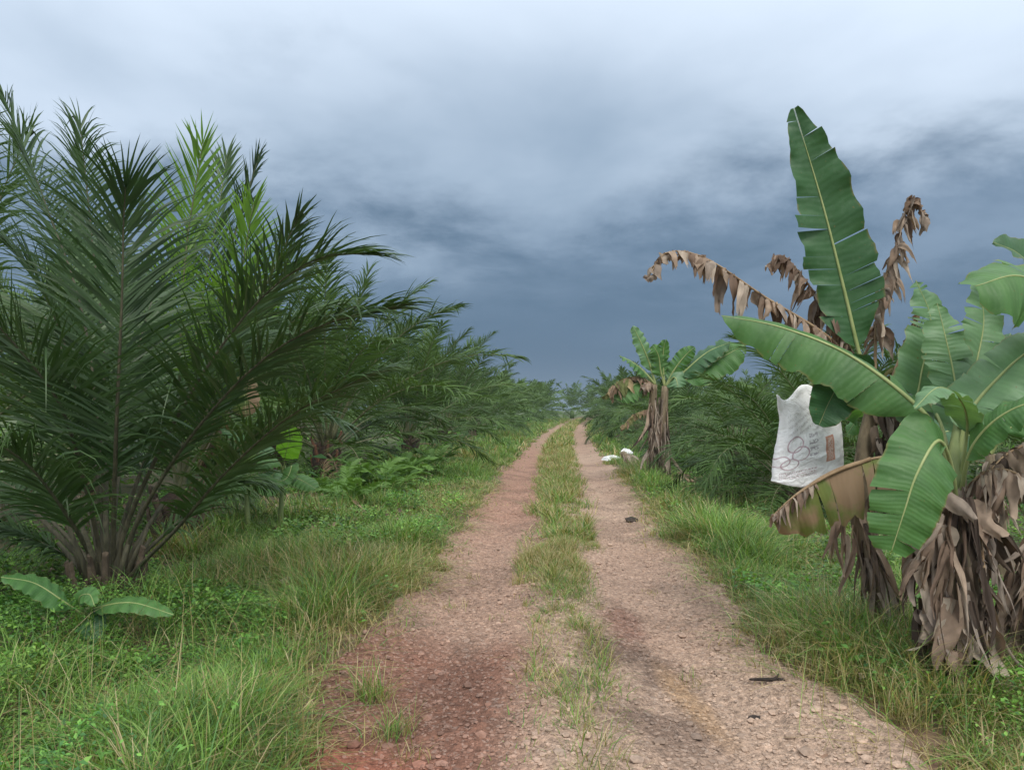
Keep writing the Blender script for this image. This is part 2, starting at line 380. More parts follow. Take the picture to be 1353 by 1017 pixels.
road = link('dirt_track', np_mesh('dirt_track', np.stack([X, Y, Z], -1).reshape(-1, 3), RF, M['track'], road_col(S, X, Y).reshape(-1, 3), True))
tag(road, kind='structure')

# loose stones on the track (uncountable)
ico_v = []; ph = (1 + 5 ** .5) / 2
for a in (-1, 1):
    for b in (-ph, ph): ico_v += [(0, a, b), (a, b, 0), (b, 0, a)]
ico_v = np.array(ico_v, float) / math.sqrt(1 + ph * ph)
ico_f = np.array([(i, j, k) for i in range(12) for j in range(i + 1, 12) for k in range(j + 1, 12)
                  if all(np.linalg.norm(ico_v[p] - ico_v[q]) < 1.1 for p, q in ((i, j), (j, k), (i, k)))])
for r in ico_f:
    a, b, c = ico_v[r]
    if np.dot(np.cross(b - a, c - a), a) < 0: r[1], r[2] = r[2], r[1]
n = 30900
yy = 2.7 + 15 * nrg.random(n) ** 1.9; ss = nrg.uniform(-1.35, 1.45, n); big = np.arange(n) >= 30000
ok = (ss > left_edge(yy) + .02) & (ss < right_edge(yy) - .02) & (nrg.random(n) < .25 + 1.1 * sstep(.35, .6, fbm(ss * 1.6, yy * 1.6, 3, 95)))
yy, ss, big = yy[ok], ss[ok], big[ok]; xx = ss + RC(yy); n = len(yy)
sz = np.where(big, .012 + .018 * nrg.random(n) ** 2, .0035 + .0095 * nrg.random(n) ** 2.6)
V = ico_v[None] * (1 + .35 * (nrg.random((n, 12, 1)) - .5)) * sz[:, None, None] * np.stack([nrg.uniform(.8, 1.5, n), nrg.uniform(.8, 1.5, n), nrg.uniform(.45, .8, n)], -1)[:, None, :]
zz = hgt(xx, yy) + .014 + sstep(26, 9, yy) * (.036 * (fbm(xx * 11, yy * 11, 3, 71) - .5) + .026 * (fbm(xx * 30, yy * 30, 2, 75) - .5) + .03 * (fbm(xx * 2.4, yy, 3, 78) - .5))
V += np.stack([xx, yy, zz + sz * .15], -1)[:, None, :]
F = (ico_f[None] + 12 * np.arange(n)[:, None, None]).reshape(-1, 3)
sc = road_col(ss, xx, yy) * nrg.uniform(.7, 1.35, (n, 1)) * .86 + .14 * np.array([.33, .28, .24]) * nrg.uniform(.3, 1.5, (n, 1))
tag(link('gravel', np_mesh('gravel', V.reshape(-1, 3), F, M['stone'], np.repeat(sc, 12, 0), False)),
    'small loose stones scattered over the wheel ruts', 'gravel', kind='stuff')

# ------------------------------------------------------------------ grass (uncountable): ribbons with bent tips
def grass_blades(x, y, h, w, lean, col, droop=.6):
    """arrays -> verts (n*7), faces (n*5 tris), colours"""
    n = len(x); az = nrg.uniform(0, 2 * math.pi, n); fa = az + math.pi / 2 + nrg.uniform(-.8, .8, n)
    z0 = hgt(x, y) - .025
    dx, dy = np.cos(az), np.sin(az); wx, wy = np.cos(fa), np.sin(fa)
    V = np.empty((n, 7, 3)); C = np.empty((n, 7, 3))
    T = [0, .4, .75, 1.0]; WD = [.75, 1.0, .62, 0]; vi = 0
    for t_, wd in zip(T, WD):
        out = lean * h * (.35 * t_ + .9 * droop * t_ ** 2.2); up = h * (t_ - .38 * droop * t_ ** 2.6 * np.minimum(1.5, lean * 1.3))
        cx = x + dx * out; cy = y + dy * out; cz = z0 + up
        if wd == 0:
            V[:, vi] = np.stack([cx, cy, cz], -1); vi += 1
        else:
            for sg in (-1, 1):
                V[:, vi] = np.stack([cx + sg * wx * w * wd * .5, cy + sg * wy * w * wd * .5, cz], -1); vi += 1
    C[:] = col[:, None, :]
    f = np.array([(0, 1, 3), (0, 3, 2), (2, 3, 5), (2, 5, 4), (4, 5, 6)])
    F = (f[None] + 7 * np.arange(n)[:, None, None]).reshape(-1, 3)
    return V.reshape(-1, 3), F, C.reshape(-1, 3)
G_GREEN = np.array([[.105, .205, .034], [.140, .255, .048], [.200, .305, .078], [.078, .165, .048]])
G_DRY = np.array([[.34, .27, .13], [.26, .22, .09], [.42, .35, .20], [.20, .20, .065]])
def gcol(n, dry):
    a = G_GREEN[nrg.integers(0, 4, n)]; b = G_DRY[nrg.integers(0, 4, n)]
    k = (nrg.random(n) < dry)[:, None]
    return np.where(k, b, a) * nrg.uniform(.75, 1.25, (n, 1))
def visible(x, y, pad=1.0): return (y > 1.8) & (np.abs(x) < .70 * y + pad)
class Grass:
    def __init__(s): s.V = []; s.F = []; s.C = []; s.n = 0
    def add(s, V, F, C): s.V.append(V); s.F.append(F + s.n); s.C.append(C); s.n += len(V)
    def done(s, name, mat, label, cat):
        if s.n: tag(link(name, np_mesh(name, np.concatenate(s.V), np.concatenate(s.F), mat, np.concatenate(s.C), True)), label, cat, kind='stuff')
def clumped(n, s_lo, s_hi, y0, y1, power, clump=.06, per=14):
    m_ = max(1, n // per); y = y0 + (y1 - y0) * nrg.random(m_) ** power; s = nrg.uniform(s_lo, s_hi, m_)
    y = np.repeat(y, per) + nrg.normal(0, clump, m_ * per); s = np.repeat(s, per) + nrg.normal(0, clump, m_ * per)
    return s, y
def keep(a, *r): return [q[a] for q in r]

# verge grass, both sides
vg = Grass()
for side in (-1, 1):
    for n, lo, hi, y0, y1, pw, hm, wm, cl_ in ((56000, .95, 3.3, 2.4, 9, 1.2, .30, .0055, .05), (56000, .95, 4.2, 8, 24, 1.4, .30, .010, .07), (32000, 1.0, 5.0, 22, 100, 1.5, .34, .028, .15)):
        s, y = clumped(n, lo, hi, y0, y1, pw, cl_)
        s = s * side; x = s + RC(y)
        ed = np.where(s < 0, left_edge(y) - s, s - right_edge(y))                # distance out from the track edge
        patchy = fbm(x * .9, y * .9, 3, 101 + side)
        dens = np.maximum(sstep(-.16, .12, ed), .16 * sstep(-.45, 0, ed)) * (.15 + 1.0 * sstep(.34, .52, patchy))
        if side < 0: dens = dens * (1 - .80 * sstep(-1.75, -2.3, s + .5 * (patchy - .5)) * sstep(8.5, 6, y))
        else: dens = dens * (1 - .75 * sstep(1.9, 2.7, s))
        dens = dens * np.where(y < 3.4, .6, 1)
        k = (nrg.random(len(s)) < dens) & visible(x, y)
        s, x, y, ed, patchy = keep(k, s, x, y, ed, patchy); n_ = len(x)
        edge = sstep(.0, .35, ed)
        tall = .55 + .9 * sstep(.40, .70, fbm(x * .6, y * .6, 3, 111))
        h = hm * (.35 + .65 * edge) * tall * nrg.uniform(.5, 1.35, n_)
        if side > 0: h = h * (1 - .35 * sstep(1.9, 2.6, s))
        dry = np.clip(.10 + .42 * sstep(.48, .66, fbm(x * .7, y * .7, 3, 121)) + .35 * (1 - edge), 0, .8)
        vg.add(*grass_blades(x, y, h, wm * nrg.uniform(.6, 1.4, n_), nrg.uniform(.25, 1.5, n_), gcol(n_, dry), nrg.uniform(.4, 1.1, n_)))
for side in (-1, 1):
    s, y = clumped(15000, 1.1, 3.0, 2.5, 16, 1.3, .09, 10); s = s * side; x = s + RC(y)
    ed = np.where(s < 0, left_edge(y) - s, s - right_edge(y)); k = (ed > -.12) & visible(x, y) & (nrg.random(len(s)) < .25 + sstep(.42, .6, fbm(x * 1.1, y * 1.1, 3, 171))); x, y = keep(k, x, y); n_ = len(x)
    vg.add(*grass_blades(x, y, nrg.uniform(.08, .22, n_), .0055 * (1 + .09 * y) * nrg.uniform(.5, 1.3, n_), nrg.uniform(1.2, 2.8, n_), gcol(n_, .6), nrg.uniform(.6, 1.3, n_)))
vg.done('verge_grass', M['grass'], 'tall green grass growing along both edges of the dirt track', 'grass')

# middle strip between the ruts
ms_ = Grass()
for n, y0, y1, pw, hm, wm in ((60000, 2.5, 10, .9, .125, .0042), (40000, 9, 30, 1.4, .20, .009), (20000, 28, 100, 1.4, .26, .03)):
    s, y = clumped(n, -.62, .62, y0, y1, pw, .04, 12); x = s + RC(y)
    c = .04 - .17 * sstep(10, 28, y) + .2 * (fbm(y * .5, 0 * y, 2, 131) - .5); wd = .26 + .08 * sstep(5.5, 9, y) + .18 * sstep(10, 28, y)
    dens = sstep(1.45, .45, np.abs(s - c) / wd + 1.3 * (fbm(x * 5.0, y * 1.1, 3, 135) - .5)) * (.26 + .74 * sstep(3.4, 6.4, y + 2.0 * (fbm(x * 4.5, y * .9, 3, 137) - .5)))
    k = nrg.random(len(s)) < dens
    s, x, y = keep(k, s, x, y); n_ = len(x)
    h = hm * nrg.uniform(.35, 1.3, n_) * (.55 + .8 * sstep(.35, .65, fbm(x * 4, y * 1.0, 3, 141)))
    dry = np.clip(.58 + .7 * (fbm(x * 1.1, y * 1.1, 3, 145) - .45), .1, .85)
    ms_.add(*grass_blades(x, y, h, wm * nrg.uniform(.6, 1.4, n_), nrg.uniform(.3, 1.2, n_), gcol(n_, dry), nrg.uniform(.4, 1.1, n_)))
ms_.done('track_grass', M['grass'], 'dry yellowish grass strip growing between the two wheel ruts', 'grass')

# single dry tufts out on the ruts and pale seed stalks at the edges
tf = Grass()
for cx_u, cv, nn, hh_, dr in ((600, 795, 60, .13, .7), (625, 760, 60, .13, .8), (683, 770, 90, .17, .9), (490, 915, 170, .26, .45), (520, 955, 120, .22, .55), (700, 800, 70, .10, .6),
                              (915, 885, 50, .10, .6), (1190, 955, 160, .27, .75), (1170, 925, 120, .25, .6), (760, 955, 60, .10, .5), (560, 760, 50, .12, .8),
                              (545, 985, 40, .12, .8), (735, 925, 70, .10, .5), (700, 925, 40, .07, .6), (820, 960, 30, .06, .6), (665, 815, 50, .08, .9), (860, 775, 40, .08, .8),
                              (780, 870, 60, .10, .7), (1050, 870, 90, .20, .5), (1100, 905, 100, .22, .6)):
    g = P(cx_u, cv, EYE * FPX / (cv - 540)); x = g.x + nrg.normal(0, .045, nn); y = g.y + nrg.normal(0, .06, nn)
    tf.add(*grass_blades(x, y, hh_ * nrg.uniform(.4, 1.2, nn), .004 * nrg.uniform(.6, 1.4, nn), nrg.uniform(.2, 1.0, nn), gcol(nn, dr), nrg.uniform(.3, 1.0, nn)))
s, y = clumped(1300, 1.2, 3.0, 2.7, 14, 1.3, .12, 7); s = s * np.where(nrg.random(len(s)) < .6, -1, 1); x = s + RC(y); n_ = len(x)
tf.add(*grass_blades(x, y, nrg.uniform(.3, .62, n_), .0028 * nrg.uniform(.7, 1.3, n_), nrg.uniform(.2, 1.3, n_), gcol(n_, .75), nrg.uniform(.2, .7, n_)))
tf.done('dry_grass', M['grass'], 'sparse dry tufts and pale seed stalks dotted over the ruts and verges', 'grass')

# low broad-leaved ground cover: sprigs of folded leaflets
def herb(x, y, z, size, col):
    """one folded rhombic leaf each: 5 verts, 4 tris"""
    n = len(x); az = nrg.uniform(0, 2 * math.pi, n); el = nrg.uniform(-.35, .75, n); ro = nrg.uniform(-.5, .5, n)
    d = np.stack([np.cos(az) * np.cos(el), np.sin(az) * np.cos(el), np.sin(el)], -1)
    sd_ = np.stack([-np.sin(az), np.cos(az), ro], -1); sd_ /= np.linalg.norm(sd_, axis=1, keepdims=True)
    up = np.cross(d, sd_); p = np.stack([x, y, z], -1); L = size[:, None]
    V = np.stack([p, p + d * L * .5 + sd_ * L * .3 + up * L * .12, p + d * L, p + d * L * .5 - sd_ * L * .3 + up * L * .12], 1)
    f = np.array([(0, 2, 1), (0, 3, 2)])
    return V.reshape(-1, 3), (f[None] + 4 * np.arange(n)[:, None, None]).reshape(-1, 3), np.repeat(col, 4, 0)
H_COL = np.array([[.080, .200, .030], [.110, .245, .042], [.155, .300, .058], [.058, .150, .040]])
def herbs(g, n, slo, shi, y0, y1, pw, hmax, size, dens_fn, cols=H_COL, per=9, spread=.05):
    s, y = clumped(n, slo, shi, y0, y1, pw, spread, per); x = s + RC(y)
    k = (nrg.random(len(s)) < dens_fn(s, x, y)) & visible(x, y); s, x, y = keep(k, s, x, y); n_ = len(x)
    mound = .25 + .75 * sstep(.35, .68, fbm(x * 1.2, y * 1.2, 3, 151))
    z = hgt(x, y) + hmax * mound * nrg.random(n_) ** .7
    c = cols[nrg.integers(0, len(cols), n_)] * nrg.uniform(.7, 1.35, (n_, 1)) * (.45 + 1.1 * fbm(x * 1.1, y * 1.1, 4, 155))[:, None] * (1 + np.array([.5, .12, .1]) * (vn(x * 1.9, y * 1.9, 44)[:, None] - .4))
    g.add(*herb(x, y, z, size * nrg.uniform(.6, 1.4, n_) * (.55 + .75 * vn(x * 2.7, y * 2.7, 6)) * (.75 + .25 * sstep(3.0, 5.5, y)), c))
hb = Grass()
herbs(hb, 95000, -5.2, -1.5, 2.3, 7.5, 1.1, .30, .034, lambda s, x, y: np.clip(sstep(-1.7, -2.3, s) * (.35 + .9 * sstep(.36, .52, fbm(x * .9, y * .9, 3, 161))), 0, 1))
herbs(hb, 26000, -2.6, -1.35, 2.6, 12, 1.2, .34, .040, lambda s, x, y: .05 + .9 * sstep(.52, .64, fbm(x * 1.3, y * 1.3, 3, 173)))
herbs(hb, 22000, 1.5, 2.8, 2.6, 14, 1.2, .26, .042, lambda s, x, y: .05 + .9 * sstep(.52, .64, fbm(x * 1.3, y * 1.3, 3, 175)))
herbs(hb, 50000, -7, -1.9, 6.5, 24, 1.3, .34, .055, lambda s, x, y: .25 + .8 * sstep(.38, .55, fbm(x * .6, y * .6, 3, 163)), H_COL * .8)
herbs(hb, 40000, 1.7, 4.5, 2.6, 8, 1.1, .16, .032, lambda s, x, y: .2 + .9 * sstep(.40, .58, fbm(x * .9, y * .9, 3, 165)))
herbs(hb, 56000, 2.0, 9, 6, 26, 1.3, .22, .055, lambda s, x, y: .25 + .8 * sstep(.36, .55, fbm(x * .6, y * .6, 3, 167)), H_COL * .85 + .008)
herbs(hb, 22000, -40, 34, 14, 110, 1.4, .55, .30, lambda s, x, y: np.where(np.abs(s) > 3.2, .9, 0), H_COL * .75, 7, .4)
hb.done('ground_cover', M['herb'], 'low leafy green ground cover spreading among the palms and beyond the verges', 'ground cover')

# litter of dead leaf scraps under the plants
lt = Grass()
def scraps(n, cx, cy, rx, ry, zmax, size):
    x = cx + nrg.normal(0, rx, n); y = cy + nrg.normal(0, ry, n); z = hgt(x, y) + zmax * nrg.random(n) ** 2
    k = np.abs(x - RC(y)) > 1.5; x, y, z = keep(k, x, y, z); n = len(x)
    c = np.array([[.16, .11, .07], [.25, .18, .12], [.09, .065, .045], [.30, .24, .17]])[nrg.integers(0, 4, n)] * nrg.uniform(.6, 1.3, (n, 1))
    lt.add(*herb(x, y, z, size * nrg.uniform(.4, 1.6, n), c))
scraps(700, 2.75, 4.5, .45, .4, .08, .055); scraps(300, 3.4, 4.9, .5, .4, .08, .055); scraps(260, 2.5, 5.1, .3, .3, .08, .07)
scraps(300, -3.1, 5.8, .6, .5, .07, .06); scraps(420, -3.0, 10.2, .8, .6, .16, .11); scraps(300, 3.3, 16.4, .6, .6, .12, .12)
scraps(200, -1.75, 6.6, .16, .10, .05, .06)
scraps(900, -4.2, 14, 1.4, 4, .12, .13); scraps(500, 4.4, 12, 1.6, 3, .08, .11)
lt.done('leaf_litter', M['litter'], 'brown scraps of dead leaves lying under the plants', 'litter')

# ------------------------------------------------------------------ palms
def frond_meshes(pts, L=.75, pairs=70, seg=3, t0=.24, droop=.45, vee=.25, width=.034, r0=.028, mat='palm', rmat='rachis', rg=None, upmix=None, messy=.25, sweep=60):
    rg = rg or rng; N = 36; cv = spline(pts, N)
    rb = MB(); rad = [r0 * (1.9 - 1.0 * min(1, i / (N * .12))) * (1 - .86 * i / (N - 1)) for i in range(N)]
    rb.tube(cv[::2] + [cv[-1]], rad[::2] + [rad[-1] * .8], 6, squash=.7)
    lb = MB()
    for i in range(pairs):
        for sg in (-1, 1):
            t_ = t0 + (1 - t0) * min(1, (i + rg.uniform(-.3, .3) + .5) / pairs); q = (t_ - t0) / (1 - t0)
            f = max(0, min(N - 1.001, t_ * (N - 1))); k = int(f); p = cv[k].lerp(cv[k + 1], f - k)
            T = (cv[min(k + 2, N - 1)] - cv[max(k - 1, 0)]).normalized()
            U = UP - UP.dot(T) * T
            if upmix is not None: U = U * .25 + (upmix - upmix.dot(T) * T)
            U = U.normalized() if U.length > .02 else T.orthogonal().normalized()
            S_ = T.cross(U)
            al = R(sweep - 20 * q ** 1.2 - (18 * max(0, (q - .75) / .25))) + rg.gauss(0, .12)
            ve = vee + rg.choice((-1, 0, 1)) * messy + rg.gauss(0, .08)
            d = math.cos(al) * T + math.sin(al) * (sg * math.cos(ve) * S_ + math.sin(ve) * U)
            ln = L * (math.sin(math.pi * (.16 + .74 * q)) ** .75) * rg.uniform(.88, 1.08)
            br = rg.random() < .02
            if rg.random() < .04: ln *= .5
            w = (T - T.dot(d) * d).normalized(); n_ = d.cross(w); tw = rg.gauss(.35, .35); w = math.cos(tw) * w + sg * math.sin(tw) * n_
            wd = width * rg.uniform(.8, 1.2); dr = droop * rg.uniform(.5, 1.5)
            prev = None; pp = p.copy(); dd = d.copy()
            for j in range(seg + 1):
                a = j / seg; ww = wd * (.5 if j == 0 else (1 - a) ** .55 if j > seg * .5 else 1.0)
                if j < seg:
                    row = (lb.vert(pp + w * ww * .5), lb.vert(pp - w * ww * .5))
                    if prev: lb.face(prev[0], row[0], row[1], prev[1])
                    prev = row
                    dd = (dd - UP * (dr * ((j + .6) / seg) ** 1.4 + (1.6 if br and j == seg // 2 else 0))).normalized(); pp = pp + dd * ln / seg
                else:
                    tip = lb.vert(pp); lb.face(prev[0], tip, prev[1])
    return rb.mesh('rachis', M[rmat]), lb.mesh('leaflets', M[mat])
def arch(el0, length, bend, side=0.0, n=6):
    """a rachis leaving at elevation el0 (deg) in the +X direction, bending over by bend (deg)"""
    p = Vector((.10, 0, 0)); pts = [p.copy()]; e_ = R(el0)
    for i in range(n):
        e_ -= R(bend) * (i + .5) / (n * n) * 2 * .5 * 1.0 if False else R(bend) * ((i + 1) ** 1.6 - i ** 1.6) / n ** 1.6
        p = p + Vector((math.cos(e_), side * (i / n) ** 2, math.sin(e_))).normalized() * (length / n); pts.append(p.copy())
    return pts
# shared frond shapes, from spear-upright to drooping
DROOPY = [(84, 3.4, 30), (76, 3.9, 62), (66, 4.1, 84), (54, 4.1, 96), (40, 3.9, 92), (24, 3.6, 74), (8, 3.2, 46)]
CLASSES = [(87, 3.7, 16), (78, 4.2, 36), (67, 4.4, 50), (55, 4.3, 58), (42, 4.0, 62), (26, 3.6, 60), (10, 3.2, 46)]
FR = {}
for ci, (el, ln, bd) in enumerate(CLASSES + DROOPY):
    for var in range(3):
        rg = random.Random(100 + ci * 7 + var)
        FR[ci, var] = frond_meshes(arch(el + rg.uniform(-4, 4), ln * rg.uniform(.92, 1.06), bd * rg.uniform(.85, 1.15), rg.uniform(-.2, .2)),
                                   pairs=64, seg=3, L=.86, width=.036, droop=.42, rg=rg, mat='palm_far')
rg = random.Random(5)
FR['dead'] = [frond_meshes(arch(5, 3.2, 70, .2), pairs=46, L=.6, width=.035, droop=1.3, rg=rg, mat='palm_dead', rmat='rachis_dead'),
              frond_meshes(arch(-5, 3.0, 55, -.2), pairs=46, L=.6, width=.035, droop=1.3, rg=rg, mat='palm_dead', rmat='rachis_dead')]
def stub_mesh(mat):
    b = MB(); rows = []
    for i, (x, z, w, th) in enumerate(((0, -.06, .075, .05), (.06, .02, .062, .042), (.11, .12, .045, .03), (.13, .20, .036, .022))):
        row = [b.vert((x + dx * th, dy * w, z + dz * th)) for dx, dy, dz in ((-.6, -1, .2), (.8, -.6, -.5), (.8, .6, -.5), (-.6, 1, .2), (-.9, 0, .5))]
        rows.append(row + row[:1])
    b.grid(rows); b.face(*rows[-1][:-1]); return b.mesh('leaf_base', M[mat], False)
STUB = {k: stub_mesh(k) for k in ('butt', 'butt_red')}
def trunk_mesh(r, h, seed):
    b = MB(); rg = random.Random(seed); rows = []
    for i in range(10):
        z = -.25 + (h + .25) * i / 9; rr = r * (1.12 - .25 * (i / 9)) * (.35 if i == 9 else 1)
        row = [b.vert((rr * (1 + rg.uniform(-.14, .14)) * math.cos(a), rr * (1 + rg.uniform(-.14, .14)) * math.sin(a), z + rg.uniform(-.03, .03))) for a in (2 * math.pi * k / 14 for k in range(14))]
        rows.append(row + row[:1])
    b.grid(rows); b.face(*rows[-1][:-1]); return b.mesh('trunk', M['trunk'])
TRUNK = [trunk_mesh(.26, .62, 3), trunk_mesh(.28, .80, 4)]
def add_stubs(root, r, h, n, rg, kind='butt', sc=1.0):
    for i in range(n):
        a = i * 2.39996 + rg.uniform(-.2, .2); z = .05 + (h - .05) * i / n
        o = link('leaf_base', STUB[kind], root, (r * .92 * math.cos(a), r * .92 * math.sin(a), z), (0, 0, a)); k_ = sc * rg.uniform(.75, 1.15); o.scale = (k_ * .8, k_ * .6, k_ * rg.uniform(.9, 1.5))
def palm(x, y, sc, seed, label, n=24, group=None, dead=2, kind='butt', classes=(0, 6), stubs=14, base=0):
    rg = random.Random(seed); root = thing('oil_palm', (x, y, hz(x, y)), label, 'palm', group)
    tr = link('trunk', TRUNK[seed % 2], root); th = .62 if seed % 2 == 0 else .80; tr.scale = (sc, sc, sc)
    add_stubs(root, .26 * sc, th * sc, stubs, rg, kind, sc)
    a0 = rg.uniform(0, 6.28); lo, hi = classes
    for i in range(n):
        f = lo + (hi - lo + .99) * (i / n) ** .95; ci = min(hi, int(f)); rm, lm = FR[ci + base, rg.randint(0, 2)]
        az = a0 + i * 2.39996 + rg.uniform(-.25, .25); s_ = sc * rg.uniform(.88, 1.1)
        fr = link('frond', rm, root, (0, 0, th * sc * (1.0 - .4 * i / n)), (rg.uniform(-.08, .08), rg.uniform(-.08, .08), az)); fr.scale = (s_, s_, s_)
        tag(link('leaflets', lm, fr), kind='stuff')
    for i in range(dead):
        rm, lm = FR['dead'][i % 2]
        fr = link('frond', rm, root, (0, 0, th * sc * .6), (0, 0, rg.uniform(0, 6.28))); fr.scale = (sc * .9,) * 3; fr['label'] = 'brown dead frond hanging to the ground'
        tag(link('leaflets', lm, fr), kind='stuff')
    return root

# near palm on the left verge: every frond shaped from the photograph
bx_, by_ = -3.17, 6.05; B0 = Vector((bx_, by_, hz(bx_, by_)))
np_ = thing('oil_palm', B0, 'dark green young oil palm with wide fronds beside the left rut, base in the creepers', 'palm')
tr = link('trunk', TRUNK[1], np_, (0, 0, -.05)); tr.scale = (.82, .82, .42); add_stubs(np_, .20, .26, 16, random.Random(8), 'butt', 1.0)
rg = random.Random(88)
for i in range(13):                                   # old petioles, cut back
    a = i * 2.4; l_ = rg.uniform(.35, .75); o = Vector((math.cos(a), math.sin(a), 0)); b = MB()
    b.tube([o * .10 + UP * .10, o * (.14 + .10 * l_) + UP * (.12 + .45 * l_), o * (.16 + rg.uniform(.25, .5) * l_) + UP * (.15 + .92 * l_)], [.036, .022, .015], 7, squash=.6)
    b.obj('petiole', M['petiole'], np_)
nf = [  # (pixel path with depths), length of leaflets, droop, facing hint, material
    ([(140, 690, 6.1), (112, 430, 6.3), (60, 270, 6.4), (5, 128, 6.4)], .62, .25, None, 'palm'),
    ([(140, 690, 6.2), (138, 480, 6.8), (122, 320, 7.1), (106, 165, 7.2)], .70, .3, None, 'palm'),
    ([(150, 700, 5.9), (154, 560, 5.5), (161, 400, 5.3), (163, 300, 5.2), (166, 245, 5.05)], .80, .18, None, 'palm'),
    ([(165, 700, 6.0), (240, 540, 5.7), (330, 410, 5.6), (415, 343, 5.5), (488, 335, 5.4)], .72, .15, None, 'palm'),
    ([(170, 715, 6.0), (235, 600, 5.7), (330, 490, 5.4), (420, 432, 5.3), (535, 402, 5.2)], .66, .25, None, 'palm'),
    ([(178, 755, 6.0), (232, 700, 5.7), (300, 622, 5.4), (390, 545, 5.2), (500, 490, 5.1)], .60, .30, None, 'palm'),
    ([(130, 720, 6.0), (90, 560, 5.5), (45, 485, 5.2), (-40, 390, 4.9)], .80, .3, None, 'palm'),
    ([(125, 745, 6.0), (75, 660, 5.5), (20, 600, 5.2), (-70, 560, 4.9)], .70, .45, None, 'palm'),
    ([(125, 750, 6.1), (70, 690, 6.3), (10, 640, 6.6), (-60, 620, 6.9)], .60, .5, None, 'palm'),
    ([(135, 690, 6.1), (90, 470, 6.0), (35, 350, 5.9), (-40, 290, 5.8)], .75, .35, None, 'palm'),
    ([(150, 690, 6.2), (170, 520, 6.9), (200, 400, 7.6), (215, 380, 8.3)], .70, .4, None, 'palm'),
    ([(172, 750, 6.1), (235, 690, 6.3), (300, 640, 6.5), (350, 640, 6.8)], .50, .6, None, 'palm'),
    ([(120, 755, 6.1), (60, 720, 6.0), (0, 700, 5.9), (-60, 720, 5.8)], .50, .6, None, 'palm'),
    ([(160, 700, 6.1), (215, 560, 6.3), (290, 470, 6.6), (370, 440, 7.0)], .70, .3, None, 'palm'),
    ([(140, 700, 6.1), (110, 540, 6.5), (60, 420, 7.0), (20, 400, 7.4)], .70, .35, None, 'palm'),
]
for i, (pth, L, dr, um, mt) in enumerate(nf):
    w = [B0 + Vector(((pth[0][0] - 145) * .0045, 0.05 * (i % 3 - 1), .12))] + [P(*q) for q in pth]
    loc = [q - B0 for q in w]
    rm, lm = frond_meshes(loc, L=L * 1.12, pairs=102, seg=5, t0=.34, droop=dr * 1.0 + .06, vee=.25, width=.021, sweep=55, r0=.026, mat=mt, rg=random.Random(40 + i), upmix=um, messy=.15)
    rm.materials[0] = M['petiole']; fr = link('frond', rm, np_); tag(link('leaflets', lm, fr), kind='stuff')

# lime palm behind it
bx_, by_ = -3.75, 8.7; B1 = Vector((bx_, by_, hz(bx_, by_)))
lp = thing('oil_palm', B1, 'oil palm with translucent lime green young fronds rising behind the dark palm', 'palm')
link('trunk', TRUNK[0], lp); add_stubs(lp, .26, .62, 14, random.Random(9))
lf_ = [([(236, 620, 8.7), (238, 470, 8.8), (246, 330, 8.8), (268, 188, 8.6)], .88, .10, 'palm_young'),
       ([(242, 620, 8.8), (270, 480, 9.0), (305, 330, 9.2), (342, 206, 9.2)], .70, .35, 'palm'),
       ([(238, 620, 8.8), (258, 450, 9.1), (285, 300, 9.4), (300, 205, 9.6)], .75, .2, 'palm'),
       ([(240, 630, 8.6), (285, 480, 8.4), (312, 390, 8.2), (335, 270, 8.0)], .80, .25, 'palm_young'),
       ([(240, 630, 8.6), (300, 480, 8.3), (350, 380, 8.0), (395, 285, 7.7)], .75, .3, 'palm'),
       ([(230, 620, 8.8), (200, 470, 9.1), (150, 350, 9.4), (100, 290, 9.7)], .75, .3, 'palm'),
       ([(245, 630, 8.8), (310, 530, 9.0), (380, 430, 9.2), (450, 400, 9.5)], .75, .35, 'palm'),
       ([(235, 630, 8.6), (180, 540, 8.2), (110, 470, 7.9), (50, 450, 7.6)], .75, .4, 'palm'),
       ([(250, 650, 8.7), (330, 580, 8.6), (400, 540, 8.5), (455, 560, 8.4)], .65, .5, 'palm'),
       ([(230, 650, 8.7), (150, 590, 8.9), (80, 560, 9.1), (20, 590, 9.3)], .65, .5, 'palm'),
       ([(245, 620, 8.9), (290, 470, 9.4), (330, 400, 10.0), (350, 370, 10.6)], .75, .4, 'palm')]
for i, (pth, L, dr, mt) in enumerate(lf_):
    loc = [Vector((.05 * math.cos(i), .05 * math.sin(i), .2))] + [P(*q) - B1 for q in pth]
    rm, lm = frond_meshes(loc, L=L, pairs=76, seg=3, t0=.30, droop=dr, vee=.22, width=.034, sweep=54, mat=mt, rg=random.Random(140 + i), messy=.16)
    fr = link('frond', rm, lp); tag(link('leaflets', lm, fr), kind='stuff')
    if mt == 'palm_young': fr['label'] = 'bright lime green young frond'

